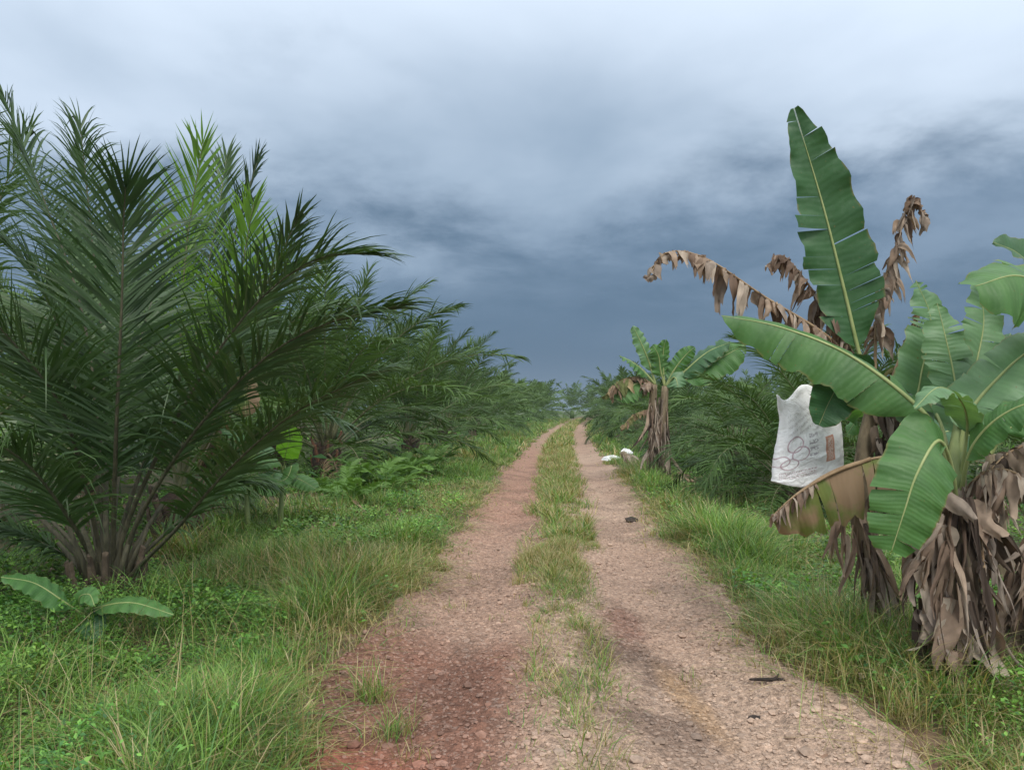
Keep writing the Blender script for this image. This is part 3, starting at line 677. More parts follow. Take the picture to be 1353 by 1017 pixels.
palm(-7.2, 9.5, 1.1, 21, 'full green oil palm half hidden behind the near dark palm', 22)
palm(-8.0, 14.5, 1.1, 22, 'green oil palm set back behind the lime fronded palm', 22)
palm(-4.3, 17.8, 1.12, 23, 'arching oil palm with red brown leaf bases above the fern clumps', 30, kind='butt_red', classes=(0, 5))
palm(-6.4, 21.0, 1.08, 26, 'oil palm standing back behind the palm with red brown leaf bases', 24)
ORD = ('first', 'second', 'third', 'fourth', 'fifth', 'sixth')
for i, (s_, y, sc_) in enumerate(((-5.0, 25.5, 1.05), (-5.1, 33.5, 1.04), (-5.0, 42, .98))):
    palm(float(s_ + RC(y)), y, sc_, 30 + i, ORD[i] + ' oil palm up the left verge past the palm with red brown leaf bases', 26, 'oil palms in a row along the left verge', 1, classes=(0, 5))
for i, (s_, y, sc_) in enumerate(((-11.5, 24, 1.1), (-11, 32, 1.1))):
    palm(float(s_ + RC(y)), y, sc_, 34 + i, 'oil palm of the second row in, glimpsed between the left verge palms', 22, 'second row palms behind the left verge', 1)
palm(4.5, 12.4, .60, 40, 'low bushy oil palm with drooping fronds sweeping the grass behind the hanging sack', 44, dead=0, classes=(1, 6), base=7)
palm(6.4, 15.4, .80, 41, 'oil palm behind the low bushy palm and the dead banana leaves', 26, dead=1)
palm(9.0, 12.0, .80, 42, 'oil palm standing behind the green banana clump', 22, dead=1)
palm(6.0, 20.5, .74, 43, 'oil palm right behind the far twin stemmed banana', 28, dead=1, classes=(1, 6), base=7)
for i, (s_, y, sc_) in enumerate(((4.1, 27, .74), (4.0, 34, .80), (4.2, 42, .86))):
    palm(float(s_ + RC(y)), y, sc_, 50 + i, ORD[i] + ' low oil palm up the right verge past the twin stemmed banana', 26, 'low oil palms in a row along the right verge', 1, classes=(0, 6), stubs=10, base=7)
for i, (s_, y, sc_) in enumerate(((9.5, 27, .8), (9.5, 19, .8))):
    palm(float(s_ + RC(y)), y, sc_, 54 + i, 'oil palm of the second row in, glimpsed behind the right verge palms', 24, 'second row palms behind the right verge', 1, stubs=10)

# far palms: one mesh each, four shapes shared
FARP = []
for v_ in range(4):
    rg = random.Random(300 + v_); allv = MB()
    allv.tube([Vector((0, 0, -.2)), Vector((0, 0, .5)), Vector((0, 0, 1.0))], [.3, .3, .22], 8)
    for i in range(20):
        el, ln, bd = CLASSES[min(6, int(i / 20 * 7))]; az = i * 2.4 + rg.uniform(-.3, .3)
        pts = [Matrix.Rotation(az, 4, 'Z') @ (q + Vector((0, 0, .7))) for q in arch(el, ln * rg.uniform(.9, 1.1), bd)]
        rm, lm = frond_meshes(pts, pairs=24, seg=2, L=.85, width=.10, droop=.5, rg=rg)
        o = len(allv.v); allv.v += [tuple(q.co) for q in lm.vertices]; allv.f += [tuple(o + j for j in pl_.vertices) for pl_ in lm.polygons]
        allv.uv += [(0, 0)] * len(lm.vertices); bpy.data.meshes.remove(rm); bpy.data.meshes.remove(lm)
    FARP.append(allv.mesh('far_palm', M['palm_far']))
def far_palm(x, y, sc, i, label, group):
    o = link('oil_palm', FARP[i % 4], None, (x, y, hz(x, y)), (0, 0, i * 1.7)); o.scale = (sc, sc, sc * rng.uniform(.92, 1.1)); tag(o, label, 'palm', group)
i = 0
for s_, sc_, tx, gp in ((-5.0, 1.0, 'small distant oil palm lining the left edge of the track', 'distant palms along the left edge'),
                        (4.3, .95, 'small distant oil palm lining the right edge of the track', 'distant palms along the right edge')):
    for y in range(49, 98, 8):
        far_palm(float(s_ + RC(y)) + rng.uniform(-.5, .5), y + rng.uniform(-1, 1), sc_ * rng.uniform(.9, 1.1), i, tx, gp); i += 1
for s_, y0 in ((-12, 42), (-20, 20), (-29, 30), (12, 36), (20, 22), (29, 30)):
    for y in range(y0, 100, 12):
        x = float(s_ + RC(y) + rng.uniform(-1, 1))
        if abs(x) < .75 * y + 3: far_palm(x, y + rng.uniform(-2, 2), (1.12 if s_ < 0 else .95) * rng.uniform(.9, 1.1), i, 'oil palm deeper in the plantation behind the palms that line the track', 'palms deeper in the plantation'); i += 1
for k in range(34):
    y = 101 + (k % 3) * 8 + rng.uniform(-2, 2); x = float(RC(y)) - 44 + k * 2.6 + rng.uniform(-1, 1)
    far_palm(x, y, rng.uniform(1.05, 1.3), i, 'tiny oil palm in the treeline across the end of the track', 'palms of the far treeline'); i += 1

# ------------------------------------------------------------------ bananas
def frame_at(cv, i, nh):
    T = (cv[min(i + 1, len(cv) - 1)] - cv[max(i - 1, 0)]).normalized()
    N = nh - nh.dot(T) * T; N = N.normalized() if N.length > .02 else T.orthogonal().normalized()
    return T, N, T.cross(N)
def banana_leaf(root, pts, w, nh, mat='ban', rib='midrib', fold=(.25, .25), droop=.3, tears=5, t0=.22, wave=.02, seed=1, r=.016, name='leaf', wl=1.0, wr=1.0, gap=.5, tipw=.0, label=None, rag=.10):
    """pts: midrib from the stem to the tip (root-local); nh: which way the upper face looks; fold: V angle of each half"""
    rg = random.Random(seed); N = 72; cv = spline(pts, N)
    mb = MB(); rad = [max(.0025, r * (1.25 - 1.15 * (i / (N - 1)))) for i in range(N)]
    mb.tube(cv[::2] + [cv[-1]], rad[::2] + [.002], 7, squash=.8)
    def prof(q): return min(1.0, (q / .16)) ** .55 * (1 - tipw) * max(0.0, 1 - ((q - .30) / .70) ** 3.2 if q > .30 else 1.0) ** .8 + tipw * min(1, q / .16) ** .5
    lb = MB(); NA = 7
    for sg, wm, fo in ((-1, wl, fold[0]), (1, wr, fold[1])):
        cuts = sorted(rg.uniform(.10, .95) for _ in range(tears)); bounds = [0.0] + cuts + [1.0]
        for si, (qa, qb) in enumerate(zip(bounds, bounds[1:])):
            if qb - qa < .012: continue
            n = max(3, int((qb - qa) * 46)); dfo = rg.gauss(0, .10) if tears > 1 else 0; dd = droop * rg.uniform(.7, 1.3); rows = []
            sh = gap * rg.uniform(.2, 1.0) * min(.018, (qb - qa) * .3); ph = rg.uniform(0, 6.28); edge_cut = rg.uniform(1 - rag, 1.03)
            for k in range(n + 1):
                row = []
                for a in range(NA + 1):
                    aa = a / NA; q = qa + (qb - qa) * k / n
                    q2 = q + sh * aa * (1 - 2 * k / n)                  # torn edges draw apart outwards
                    t_ = t0 + (1 - t0) * max(0, min(1, q2)); f = min(N - 1.001, t_ * (N - 1)); i = int(f); p = cv[i].lerp(cv[i + 1], f - i)
                    T, Nn, S_ = frame_at(cv, i, nh)
                    ww = w * wm * prof(q) * edge_cut * aa
                    an = fo + dfo - dd * aa
                    wv = wave * math.sin(q * 38 + ph + sg) * aa * aa + .35 * wave * math.sin(q * 97 + ph * 3) * aa ** 3; ww *= 1 + .035 * aa * math.sin(q * 41 + ph) + .012 * aa * math.sin(q * 143 + ph * 2)
                    pos = p + S_ * sg * (ww * math.cos(an) + .2 * r) + Nn * (ww * math.sin(an) + wv) + T * ww * .22
                    pos.z -= dd * .12 * ww * aa
                    row.append(lb.vert(pos, (sg * aa, q)))
                rows.append(row)
            lb.grid(rows)
    lo = link(name, lb.mesh(name, M[mat]), root)
    if label: lo['label'] = label
    link('midrib', mb.mesh('midrib', M[rib]), lo)
    return lo
D_COL = {'ban_dead': ((.36, .26, .18), (.27, .185, .125), (.42, .335, .25), (.19, .125, .085), (.30, .235, .18)),
         'ban_dead_dk': ((.20, .145, .10), (.125, .09, .065), (.30, .24, .19), (.08, .056, .042), (.36, .29, .22)),
         'ban_half': ((.30, .20, .12), (.36, .27, .13), (.20, .19, .06), (.15, .17, .05), (.25, .16, .10))}
def grey(c): m_ = sum(c) / 3; return tuple((x * .84 + m_ * .16) * .86 for x in c)
def strip(lb, rg, p, d, wdir, ln, wd, col, segs, turn, sag, jit, taper, pull=None):
    """one crinkled ribbon of dry blade: four pleats across, drooping along its length"""
    prev = None; ph = rg.uniform(0, 6.28); ph2 = rg.uniform(0, 6.28); pleat = rg.uniform(.10, .34); cup = rg.uniform(-.5, .5); hook = rg.uniform(-.5, .9); side = rg.uniform(-.25, .25)
    for j in range(segs + 1):
        a = j / segs; nn = d.cross(wdir); nn = nn.normalized() if nn.length > .01 else Vector((1, 0, 0))
        ww = wd * (.75 + .35 * math.sin(math.pi * min(1, a * 1.4))) * (1 - taper * a ** 2.5) * (1 + .12 * math.sin(ph + a * 9)); row = []
        for m_ in range(5):
            b_ = m_ / 4 - .5; hgt_ = ww * (pleat * (1 if m_ % 2 else -1) * (.4 + .6 * math.sin(ph2 + a * 5 + m_)) + cup * (4 * b_ * b_ - .5) * a)
            rag = rg.uniform(-.04, .03) * (4 if j == segs else .4) * ln
            k_ = rg.uniform(.82, 1.15)
            row.append(lb.vert(p + wdir * ww * b_ + nn * hgt_ + d * rag, (m_ / 4, a), tuple(c * k_ for c in col)))
        if prev: lb.grid([prev, row])
        prev = row
        d = (d - UP * sag + Vector((rg.gauss(0, jit), rg.gauss(0, jit), 0)) + wdir * side * .3 + nn * hook * .25 * a + (pull or Vector())).normalized()
        wdir = Matrix.Rotation(turn / segs, 3, d) @ wdir; wdir = (wdir - wdir.dot(d) * d).normalized()
        p = p + d * ln / segs
def dead_leaf(root, pts, hang, seed, mat='ban_dead', t0=.12, width=.07, n=34, out=.35, curl=.8, r=.011, both=True, label='brown dead leaf in tattered hanging strips', name='leaf', pull=None):
    """a dead leaf: ribbons of dry blade hanging off the midrib"""
    rg = random.Random(seed); N = 50; cv = spline(pts, N); pal = D_COL[mat]
    mb = MB(); mb.tube(cv[::2] + [cv[-1]], [max(.003, r * (1.2 - i / 26)) for i in range(26)], 6)
    lb = MB(); n = int(n * 1.35); width = width * .72
    for k in range(n):
        for sg in (-1, 1):
            if rg.random() < .12: continue
            t_ = t0 + (1 - t0) * (k + rg.uniform(0, 1)) / n; f = min(N - 1.001, t_ * (N - 1)); i = int(f); p = cv[i].lerp(cv[i + 1], f - i)
            T = (cv[min(i + 1, N - 1)] - cv[max(i - 1, 0)]).normalized(); H = T.cross(UP)
            H = H.normalized() if H.length > .05 else Vector((rg.uniform(-1, 1), rg.uniform(-1, 1), 0)).normalized()
            q = (t_ - t0) / (1 - t0); ln = hang * math.sin(math.pi * (.2 + .72 * q)) ** .6 * rg.uniform(.3, 1.2)
            d = (sg * out * H * rg.uniform(.4, 1.6) + T * rg.uniform(-.15, .4) - UP * rg.uniform(.0, .5)).normalized()
            strip(lb, rg, p, d, (T - T.dot(d) * d).normalized(), ln, width * rg.uniform(.35, 1.4), grey(rg.choice(pal)), 7, rg.uniform(-curl, curl) * 1.8, .34, .15, rg.uniform(.2, .95), pull)
    lo = link(name, lb.mesh(name, M['ban_dead']), root); lo['label'] = label
    link('midrib', mb.mesh('midrib', M['midrib_dead']), lo)
    return lo
def wad(root, pts, w, seed, mat='ban_dead_dk', n=9, label=None, name='dead_sheath', wid=.07):
    """one dry shrivelled sheath: crinkled ribbons running down a hanging path, some flaring away from it"""
    rg = random.Random(seed); cv = spline(pts, 24); lb = MB(); pal = D_COL[mat]; tot = sum(((b_ - a_).length for a_, b_ in zip(cv, cv[1:])))
    for k in range(int(n * 1.5)):
        a = rg.uniform(0, .8) ** 1.1; f = min(22.99, a * 23); i = int(f); p = cv[i].lerp(cv[i + 1], f - i)
        T = (cv[i + 1] - cv[i]).normalized(); A = T.orthogonal().normalized(); Bv = T.cross(A); an = rg.uniform(0, 6.28); o = A * math.cos(an) + Bv * math.sin(an)
        flare = rg.random() < .14
        d = (T + o * (rg.uniform(.35, .8) if flare else rg.uniform(0, .28))).normalized(); wd_ = T.cross(o); wd_ = (wd_ - wd_.dot(d) * d).normalized()
        strip(lb, rg, p + o * w * rg.uniform(.2, .8), d, wd_, min(tot * (1.0 - a) + .05, tot * rg.uniform(.25, .6)), wid * rg.uniform(.18, .9), grey(rg.choice(pal)), 9, rg.uniform(-2.2, 2.2), .10, .10, rg.uniform(.2, .95))
    o_ = link(name, lb.mesh(name, M['ban_dead']), root)
    if label: o_['label'] = label
    return o_
def stem(root, pts, rads, mat='stem', name='stem'):
    b = MB(); cv = spline(pts, 16); rr = [np.interp(i / 15, np.linspace(0, 1, len(rads)), rads) for i in range(16)]
    b.tube(cv, rr, 14); return b.obj(name, M[mat], root)
TC = Vector((0, -1, .25))      # faces back along the track
def LP(base, *q): return [P(*a) - base for a in q]

# plant B: tall torn leaf and the dead arching leaves
gB = P(1200, 868, 4.85); gB.z = hz(gB.x, gB.y)
tB = thing('banana_plant', gB, 'leaning banana plant with one tall upright leaf and dead arching brown leaves', 'banana')
stem(tB, [Vector((0, 0, -.1))] + LP(gB, (1168, 790, 4.95), (1140, 690, 5.05), (1142, 600, 5.15), (1155, 530, 5.2)), [.095, .085, .075, .06, .045])
banana_leaf(tB, LP(gB, (1156, 545, 5.2), (1134, 462, 5.2), (1116, 385, 5.2), (1087, 270, 5.2), (1049, 143, 5.15)), .245, Vector((.15, 1, .3)), 'ban_dark', 'midrib', (-.12, -.20), .10, 8, .21, .026, 4, .017, wl=.98, wr=.98, gap=.16, rag=.26, tipw=.10, label='tall upright dark green leaf')
dead_leaf(tB, LP(gB, (1155, 540, 5.2), (1105, 455, 5.2), (1010, 392, 5.15), (930, 340, 5.1), (880, 334, 5.05), (857, 366, 5.0)), .26, 11, t0=.16, n=30, width=.085, out=.3, curl=.7, label='long brown dead leaf arching towards the track')
dead_leaf(tB, LP(gB, (1155, 540, 5.25), (1118, 450, 5.3), (1075, 385, 5.3), (1035, 338, 5.3), (1014, 350, 5.3)), .24, 12, t0=.25, n=20, width=.085, out=.3)
dead_leaf(tB, LP(gB, (1156, 540, 5.25), (1157, 450, 5.3), (1162, 395, 5.3), (1182, 330, 5.3), (1203, 262, 5.25), (1222, 285, 5.2)), .27, 13, t0=.28, n=30, width=.085, out=.35, curl=1.2, label='crumpled brown dead leaf standing upright against the sky')
dead_leaf(tB, LP(gB, (1160, 560, 5.3), (1182, 490, 5.4), (1203, 440, 5.5), (1214, 412, 5.5)), .13, 14, 'ban_half', t0=.2, n=22, width=.06, label='narrow yellow brown withered leaf')
banana_leaf(tB, LP(gB, (1150, 545, 5.15), (1138, 500, 4.85), (1112, 505, 4.7), (1096, 530, 4.68), (1082, 562, 4.68)), .155, Vector((.1, 1, .25)), 'ban_dark', 'midrib_dk', (-.15, -.2), .1, 0, .40, .01, 16, .010, tipw=.15, rag=.0, label='short dark leaf hanging over the sack')
banana_leaf(tB, LP(gB, (1155, 560, 5.2), (1160, 535, 5.6), (1140, 545, 5.9), (1118, 575, 6.0)), .15, Vector((0, -.4, 1)), 'ban', 'midrib', (.1, .1), .3, 2, .3, .01, 17, .010)
for k, (q, w_) in enumerate(((((1150, 600, 5.05), (1125, 650, 5.0), (1120, 700, 4.95), (1145, 760, 4.9)), .05), (((1138, 680, 5.0), (1150, 740, 4.95), (1168, 800, 4.9), (1185, 850, 4.85)), .055),
                             (((1130, 660, 5.05), (1142, 730, 4.95), (1160, 790, 4.9), (1196, 868, 4.85)), .07), (((1160, 560, 5.1), (1165, 590, 5.05), (1160, 630, 5.05), (1150, 680, 5.0)), .06),
                             (((1140, 700, 5.0), (1160, 770, 4.9), (1175, 830, 4.85), (1200, 866, 4.8)), .07), (((1150, 530, 5.2), (1170, 540, 5.1), (1178, 570, 5.1), (1172, 620, 5.1)), .05))):
    wad(tB, LP(gB, *q), w_, 60 + k, 'ban_dead_dk' if k % 2 else 'ban_dead', 12, wid=.065)
stem(tB, LP(gB, (1152, 535, 5.15), (1120, 500, 5.12), (1085, 498, 5.12), (1066, 518, 5.15), (1064, 545, 5.15)), [.022, .02, .017, .014], 'midrib_dk', 'fruit_stalk')

# plant A: the green clump in front
gA = P(1270, 905, 4.35); gA.z = hz(gA.x, gA.y)
tA = thing('banana_plant', gA, 'large green banana plant with skirt of dry leaves at the track edge', 'banana')
stem(tA, [Vector((0, 0, -.1))] + LP(gA, (1268, 780, 4.38), (1262, 690, 4.4), (1262, 625, 4.42)), [.13, .115, .085, .055])
stem(tA, LP(gA, (1262, 690, 4.4), (1262, 620, 4.42), (1268, 560, 4.45)), [.075, .055, .03], 'stem_green', 'inner_stem')
banana_leaf(tA, LP(gA, (1264, 650, 4.4), (1240, 575, 4.45), (1205, 530, 4.5), (1120, 468, 4.6), (1030, 432, 4.7), (953, 417, 4.75)), .235, Vector((.15, -.95, .35)), 'ban', 'midrib', (-.1, -.50), .30, 3, .27, .014, 21, .018, wl=1.0, wr=.60, rag=.04, gap=.2, label='broad bright green leaf reaching out level above the sack')
banana_leaf(tA, LP(gA, (1266, 690, 4.35), (1258, 620, 4.2), (1240, 582, 4.0), (1212, 625, 3.9), (1195, 675, 3.88), (1178, 728, 3.9)), .178, Vector((-.1, -1, .35)), 'ban', 'midrib', (-.12, -.12), .15, 3, .42, .012, 22, .015, tipw=.45, gap=.6, label='green leaf hanging down in front with a split tip')
banana_leaf(tA, LP(gA, (1262, 660, 4.4), (1262, 560, 4.6), (1262, 506, 4.7), (1248, 440, 4.8), (1238, 400, 4.85)), .16, Vector((0, -1, .4)), 'ban_pale', 'midrib', (.15, .15), .2, 7, .30, .014, 23, .014, gap=.9)
banana_leaf(tA, LP(gA, (1262, 650, 4.45), (1212, 560, 4.9), (1216, 500, 5.0), (1230, 425, 5.05), (1210, 370, 5.1)), .17, Vector((.2, -1, .3)), 'ban_pale', 'midrib', (.1, .1), .2, 8, .30, .014, 24, .013, gap=1.2)
banana_leaf(tA, LP(gA, (1266, 660, 4.4), (1275, 560, 4.4), (1318, 500, 4.4), (1375, 455, 4.4), (1450, 440, 4.4)), .17, Vector((-.3, -.7, .7)), 'ban_pale', 'midrib', (.2, .1), .25, 4, .27, .014, 25, .016)
banana_leaf(tA, LP(gA, (1268, 660, 4.38), (1285, 590, 4.2), (1330, 545, 4.05), (1390, 530, 3.9), (1450, 560, 3.8)), .15, Vector((-.1, -.5, .9)), 'ban', 'midrib', (.2, .05), .35, 4, .25, .012, 26, .014)
banana_leaf(tA, LP(gA, (1262, 660, 4.42), (1270, 560, 4.6), (1290, 480, 4.8), (1300, 420, 4.9), (1290, 370, 5.0)), .15, Vector((.1, -1, .3)), 'ban_pale', 'midrib', (.1, .2), .15, 6, .3, .014, 27, .013)
banana_leaf(tA, LP(gA, (1264, 650, 4.42), (1245, 565, 4.55), (1225, 528, 4.8), (1215, 520, 5.2), (1240, 530, 5.6)), .17, Vector((0, -.2, 1)), 'ban', 'midrib', (.1, .1), .35, 3, .3, .012, 28, .013)
banana_leaf(tA, LP(gA, (1266, 650, 4.4), (1278, 570, 4.3), (1270, 530, 4.15), (1240, 512, 4.05), (1208, 540, 4.0)), .10, Vector((0, -.3, 1)), 'ban_pale', 'midrib', (.1, .1), .3, 3, .35, .012, 29, .011)
# half dead leaf arching left below the sack
banana_leaf(tA, LP(gA, (1262, 690, 4.4), (1225, 610, 4.45), (1180, 602, 4.5), (1110, 618, 4.5), (1055, 650, 4.5), (1018, 684, 4.5)), .27, Vector((.35, -.65, .6)), 'ban_half', 'midrib_dead', (-.15, -1.9), .30, 5, .30, .03, 30, .014, wl=1.1, wr=.5, gap=1.2, tipw=.35, label='half dead brown leaf with green patches drooping below the sack')
dead_leaf(tA, LP(gA, (1150, 606, 4.5), (1100, 625, 4.48), (1050, 655, 4.48), (1020, 682, 4.48)), .14, 31, t0=.45, n=9, width=.04, out=.2)
# skirt of dead leaves round the stem
sk = [((1262, 640, 4.3), (1235, 700, 4.15), (1215, 760, 4.1), (1212, 800, 4.1)), ((1255, 660, 4.3), (1225, 720, 4.2), (1225, 820, 4.2), (1228, 880, 4.2)),
      ((1270, 640, 4.3), (1290, 690, 4.15), (1300, 760, 4.1), (1298, 840, 4.1)), ((1262, 650, 4.25), (1255, 730, 4.1), (1255, 810, 4.1), (1262, 900, 4.15)),
      ((1268, 650, 4.25), (1275, 740, 4.1), (1280, 820, 4.1), (1290, 905, 4.1)), ((1275, 660, 4.4), (1310, 720, 4.4), (1312, 800, 4.35), (1300, 880, 4.3)),
      ((1258, 680, 4.3), (1242, 760, 4.15), (1245, 850, 4.15), (1248, 905, 4.15)), ((1270, 780, 4.2), (1270, 850, 4.15), (1272, 910, 4.15), (1268, 930, 4.1)),
      ((1285, 800, 4.2), (1300, 870, 4.15), (1325, 920, 4.1), (1345, 940, 4.0)), ((1250, 690, 4.35), (1215, 690, 4.3), (1205, 740, 4.25), (1210, 790, 4.2)),
      ((1262, 620, 4.4), (1250, 660, 4.25), (1245, 720, 4.2), (1238, 780, 4.15)), ((1275, 640, 4.4), (1282, 700, 4.25), (1290, 790, 4.2), (1302, 850, 4.15))]
for k, q in enumerate(sk): wad(tA, LP(gA, *q), .055 + .02 * (k % 3), 80 + k, ('ban_dead', 'ban_dead_dk', 'ban_dead_dk')[k % 3], 9, wid=.085)
def sheet(root, q, w, seed, base):
    rg = random.Random(seed); lb = MB(); p = P(*q[0]) - base; d = (P(*q[1]) - P(*q[0])); ln = d.length; d.normalize()
    wd_ = d.cross(Vector((rg.uniform(-.5, .5), -1, 0))).normalized()
    for k in range(3): strip(lb, rg, p + Vector((rg.gauss(0, .02), rg.gauss(0, .02), 0)), d, wd_, ln * rg.uniform(.7, 1.1), w * rg.uniform(.6, 1.1), grey(rg.choice(D_COL['ban_dead'])), 12, rg.uniform(-1.5, 1.5), .06, .16, rg.uniform(.1, .8))
    o = link('dead_sheath', lb.mesh('dead_sheath', M['ban_dead']), root); return o
for k, (q, w_) in enumerate((((( 1232, 690, 4.15), (1222, 790, 4.1)), .17), (((1255, 790, 4.1), (1238, 880, 4.05)), .14), (((1290, 820, 4.1), (1300, 900, 4.05)), .15), (((1240, 640, 4.2), (1232, 730, 4.1)), .12),
                             (((1285, 660, 4.2), (1300, 740, 4.1)), .14), (((1225, 810, 4.15), (1215, 850, 4.1)), .12), (((1262, 860, 4.05), (1275, 930, 4.0)), .12), (((1300, 890, 4.1), (1335, 945, 4.0)), .12))):
    sheet(tA, q, w_, 500 + k, gA)
dead_leaf(tA, LP(gA, (1275, 650, 4.35), (1300, 625, 4.2), (1335, 622, 4.1), (1380, 650, 4.05)), .22, 41, 'ban_dead', t0=.15, n=16, width=.09, out=.3)
dead_leaf(tA, LP(gA, (1278, 650, 4.35), (1292, 690, 4.15), (1302, 770, 4.1), (1306, 850, 4.1)), .10, 42, 'ban_dead_dk', t0=.05, n=26, width=.05, out=.5, label='dead leaf hanging straight down the stem')
dead_leaf(tA, LP(gA, (1258, 650, 4.35), (1236, 690, 4.2), (1238, 760, 4.15), (1252, 840, 4.12)), .12, 43, 'ban_dead', t0=.05, n=22, width=.06, out=.6, label='dead leaf hanging straight down the stem')

# plant C: at the right edge, brown stem and big leaves above
gC = P(1385, 900, 4.55); gC.z = hz(gC.x, gC.y)
tC = thing('banana_plant', gC, 'banana plant with broad leaves above a thick brown tattered stem, right of the big clump', 'banana')
stem(tC, [Vector((0, 0, -.1))] + LP(gC, (1385, 780, 4.55), (1390, 640, 4.55), (1400, 540, 4.5)), [.13, .12, .10, .07])
banana_leaf(tC, LP(gC, (1400, 545, 4.5), (1425, 470, 4.35), (1410, 405, 4.2), (1350, 365, 4.1), (1288, 378, 4.05)), .29, Vector((-.35, -.75, .55)), 'ban', 'midrib', (.0, -.1), .35, 2, .28, .015, 44, .018, tipw=.3, label='broad green leaf curving in over the clump')
banana_leaf(tC, LP(gC, (1400, 545, 4.5), (1400, 450, 4.7), (1375, 370, 4.8), (1345, 335, 4.8), (1312, 320, 4.75)), .17, Vector((.2, -.9, .5)), 'ban_dark', 'midrib', (.5, .5), .2, 2, .35, .012, 45, .014)
banana_leaf(tC, LP(gC, (1400, 560, 4.5), (1370, 500, 4.7), (1335, 470, 5.0), (1300, 470, 5.3)), .22, Vector((-.3, -.5, .9)), 'ban_pale', 'midrib', (.2, .1), .3, 4, .28, .012, 46, .014)
dead_leaf(tC, LP(gC, (1395, 590, 4.5), (1365, 585, 4.4), (1330, 600, 4.35), (1300, 630, 4.3)), .20, 47, 'ban_dead_dk', t0=.1, n=16, width=.09)
for k, q in enumerate((((1375, 700, 4.5), (1350, 740, 4.4), (1335, 790, 4.4), (1340, 830, 4.4)), ((1380, 700, 4.5), (1362, 780, 4.4), (1360, 850, 4.4), (1365, 900, 4.4)),
                       ((1375, 780, 4.5), (1350, 850, 4.4), (1335, 900, 4.35), (1325, 935, 4.3)), ((1375, 720, 4.45), (1345, 790, 4.4), (1350, 870, 4.35), (1360, 920, 4.3)))):
    wad(tC, LP(gC, *q), .06, 110 + k, ('ban_dead', 'ban_dead_dk')[k % 2], 13, wid=.10)
# plant D: small one seen between, behind
gD = P(1320, 735, 7.2); gD.z = hz(gD.x, gD.y)
tD = thing('banana_plant', gD, 'small banana plant with yellow petioles standing behind the big clump', 'banana')
stem(tD, [Vector((0, 0, -.1))] + LP(gD, (1315, 660, 7.2), (1310, 600, 7.2)), [.09, .08, .05])
for k, q in enumerate((((1310, 600, 7.2), (1300, 570, 7.2), (1275, 520, 7.2), (1240, 500, 7.2)), ((1310, 600, 7.2), (1314, 560, 7.2), (1325, 500, 7.3), (1335, 440, 7.4)),
                       ((1310, 600, 7.2), (1330, 570, 7.1), (1370, 545, 7.0), (1400, 560, 7.0)), ((1310, 600, 7.2), (1290, 580, 7.0), (1250, 570, 6.8), (1215, 600, 6.7)))):
    banana_leaf(tD, LP(gD, *q), .2, Vector((0, -.6, .8)), ('ban', 'ban_dark')[k % 2], 'midrib', (.1, .1), .35, 5, .3, .012, 50 + k, .013)
for k in range(3): wad(tD, LP(gD, (1310, 610, 7.1), (1305 + 8 * k, 650, 7.05), (1308 + 6 * k, 700, 7.05)), .07, 130 + k, 'ban_dead', 9)

# ------------------------------------------------------------------ far banana with two stems
gF = P(872, 636, 16.4); gF.z = hz(gF.x, gF.y)
tF = thing('banana_plant', gF, 'far banana plant with two shaggy brown stems beside the right rut', 'banana')
Y0 = 16.4
stem(tF, [Vector((-.12, 0, -.1))] + LP(gF, (864, 580, Y0), (863, 530, Y0), (864, 508, Y0)), [.125, .11, .10, .07])
stem(tF, [Vector((.12, -.1, -.1))] + LP(gF, (876, 590, Y0 - .1), (877, 540, Y0 - .1), (879, 510, Y0 - .1)), [.13, .12, .10, .07])
for k in range(8):
    u0 = (861, 866, 874, 880)[k % 4]; wad(tF, LP(gF, (u0, 525 + 12 * (k // 4) * 2, Y0 - .15), (u0 + rng.uniform(-4, 4), 570, Y0 - .2), (u0 + rng.uniform(-5, 5), 632, Y0 - .2)), .07, 150 + k, ('ban_dead', 'ban_dead_dk')[k % 3 == 1], 12, wid=.10)
FL = [(((866, 508), (858, 480), (848, 455), (836, 430)), .17, 'ban_pale', 5, TC), (((866, 508), (850, 490), (835, 478), (818, 470)), .22, 'ban', 3, Vector((-.2, -.5, 1))),
      (((878, 510), (873, 490), (870, 470), (862, 455)), .20, 'ban', 4, TC), (((878, 510), (876, 480), (877, 460), (880, 448)), .17, 'ban', 3, TC),
      (((880, 510), (890, 490), (905, 470), (918, 458)), .19, 'ban', 6, TC), (((882, 514), (900, 505), (940, 480), (985, 455)), .42, 'ban', 3, Vector((-.3, -.75, .6))),
      (((882, 512), (905, 490), (935, 465), (965, 452)), .32, 'ban_dark', 3, Vector((-.3, -.6, .8))), (((880, 512), (888, 500), (893, 500), (896, 512)), .25, 'ban_pale', 2, TC),
      (((864, 512), (848, 505), (832, 512), (815, 528)), .34, 'ban', 3, Vector((-.1, -.6, .7)))]
for k, (q, w_, mt, tr, nh) in enumerate(FL):
    banana_leaf(tF, LP(gF, *[(a, b, Y0 - .08 * j) for j, (a, b) in enumerate(q)]), w_, nh, mt, 'midrib', (.05, -.05), .3, tr, .22, .03, 170 + k, .025, gap=.5)
dead_leaf(tF, LP(gF, (866, 510, Y0), (845, 498, Y0 - .1), (820, 503, Y0 - .2), (800, 522, Y0 - .3)), .40, 180, 'ban_half', n=16, width=.18)
dead_leaf(tF, LP(gF, (864, 540, Y0), (850, 543, Y0 - .1), (835, 550, Y0 - .2), (822, 564, Y0 - .3)), .20, 181, 'ban_half', n=16, width=.12)
dead_leaf(tF, LP(gF, (864, 512, Y0 - .2), (855, 506, Y0 - .3), (848, 512, Y0 - .4)), .22, 182, 'ban_dead', n=8, width=.12)

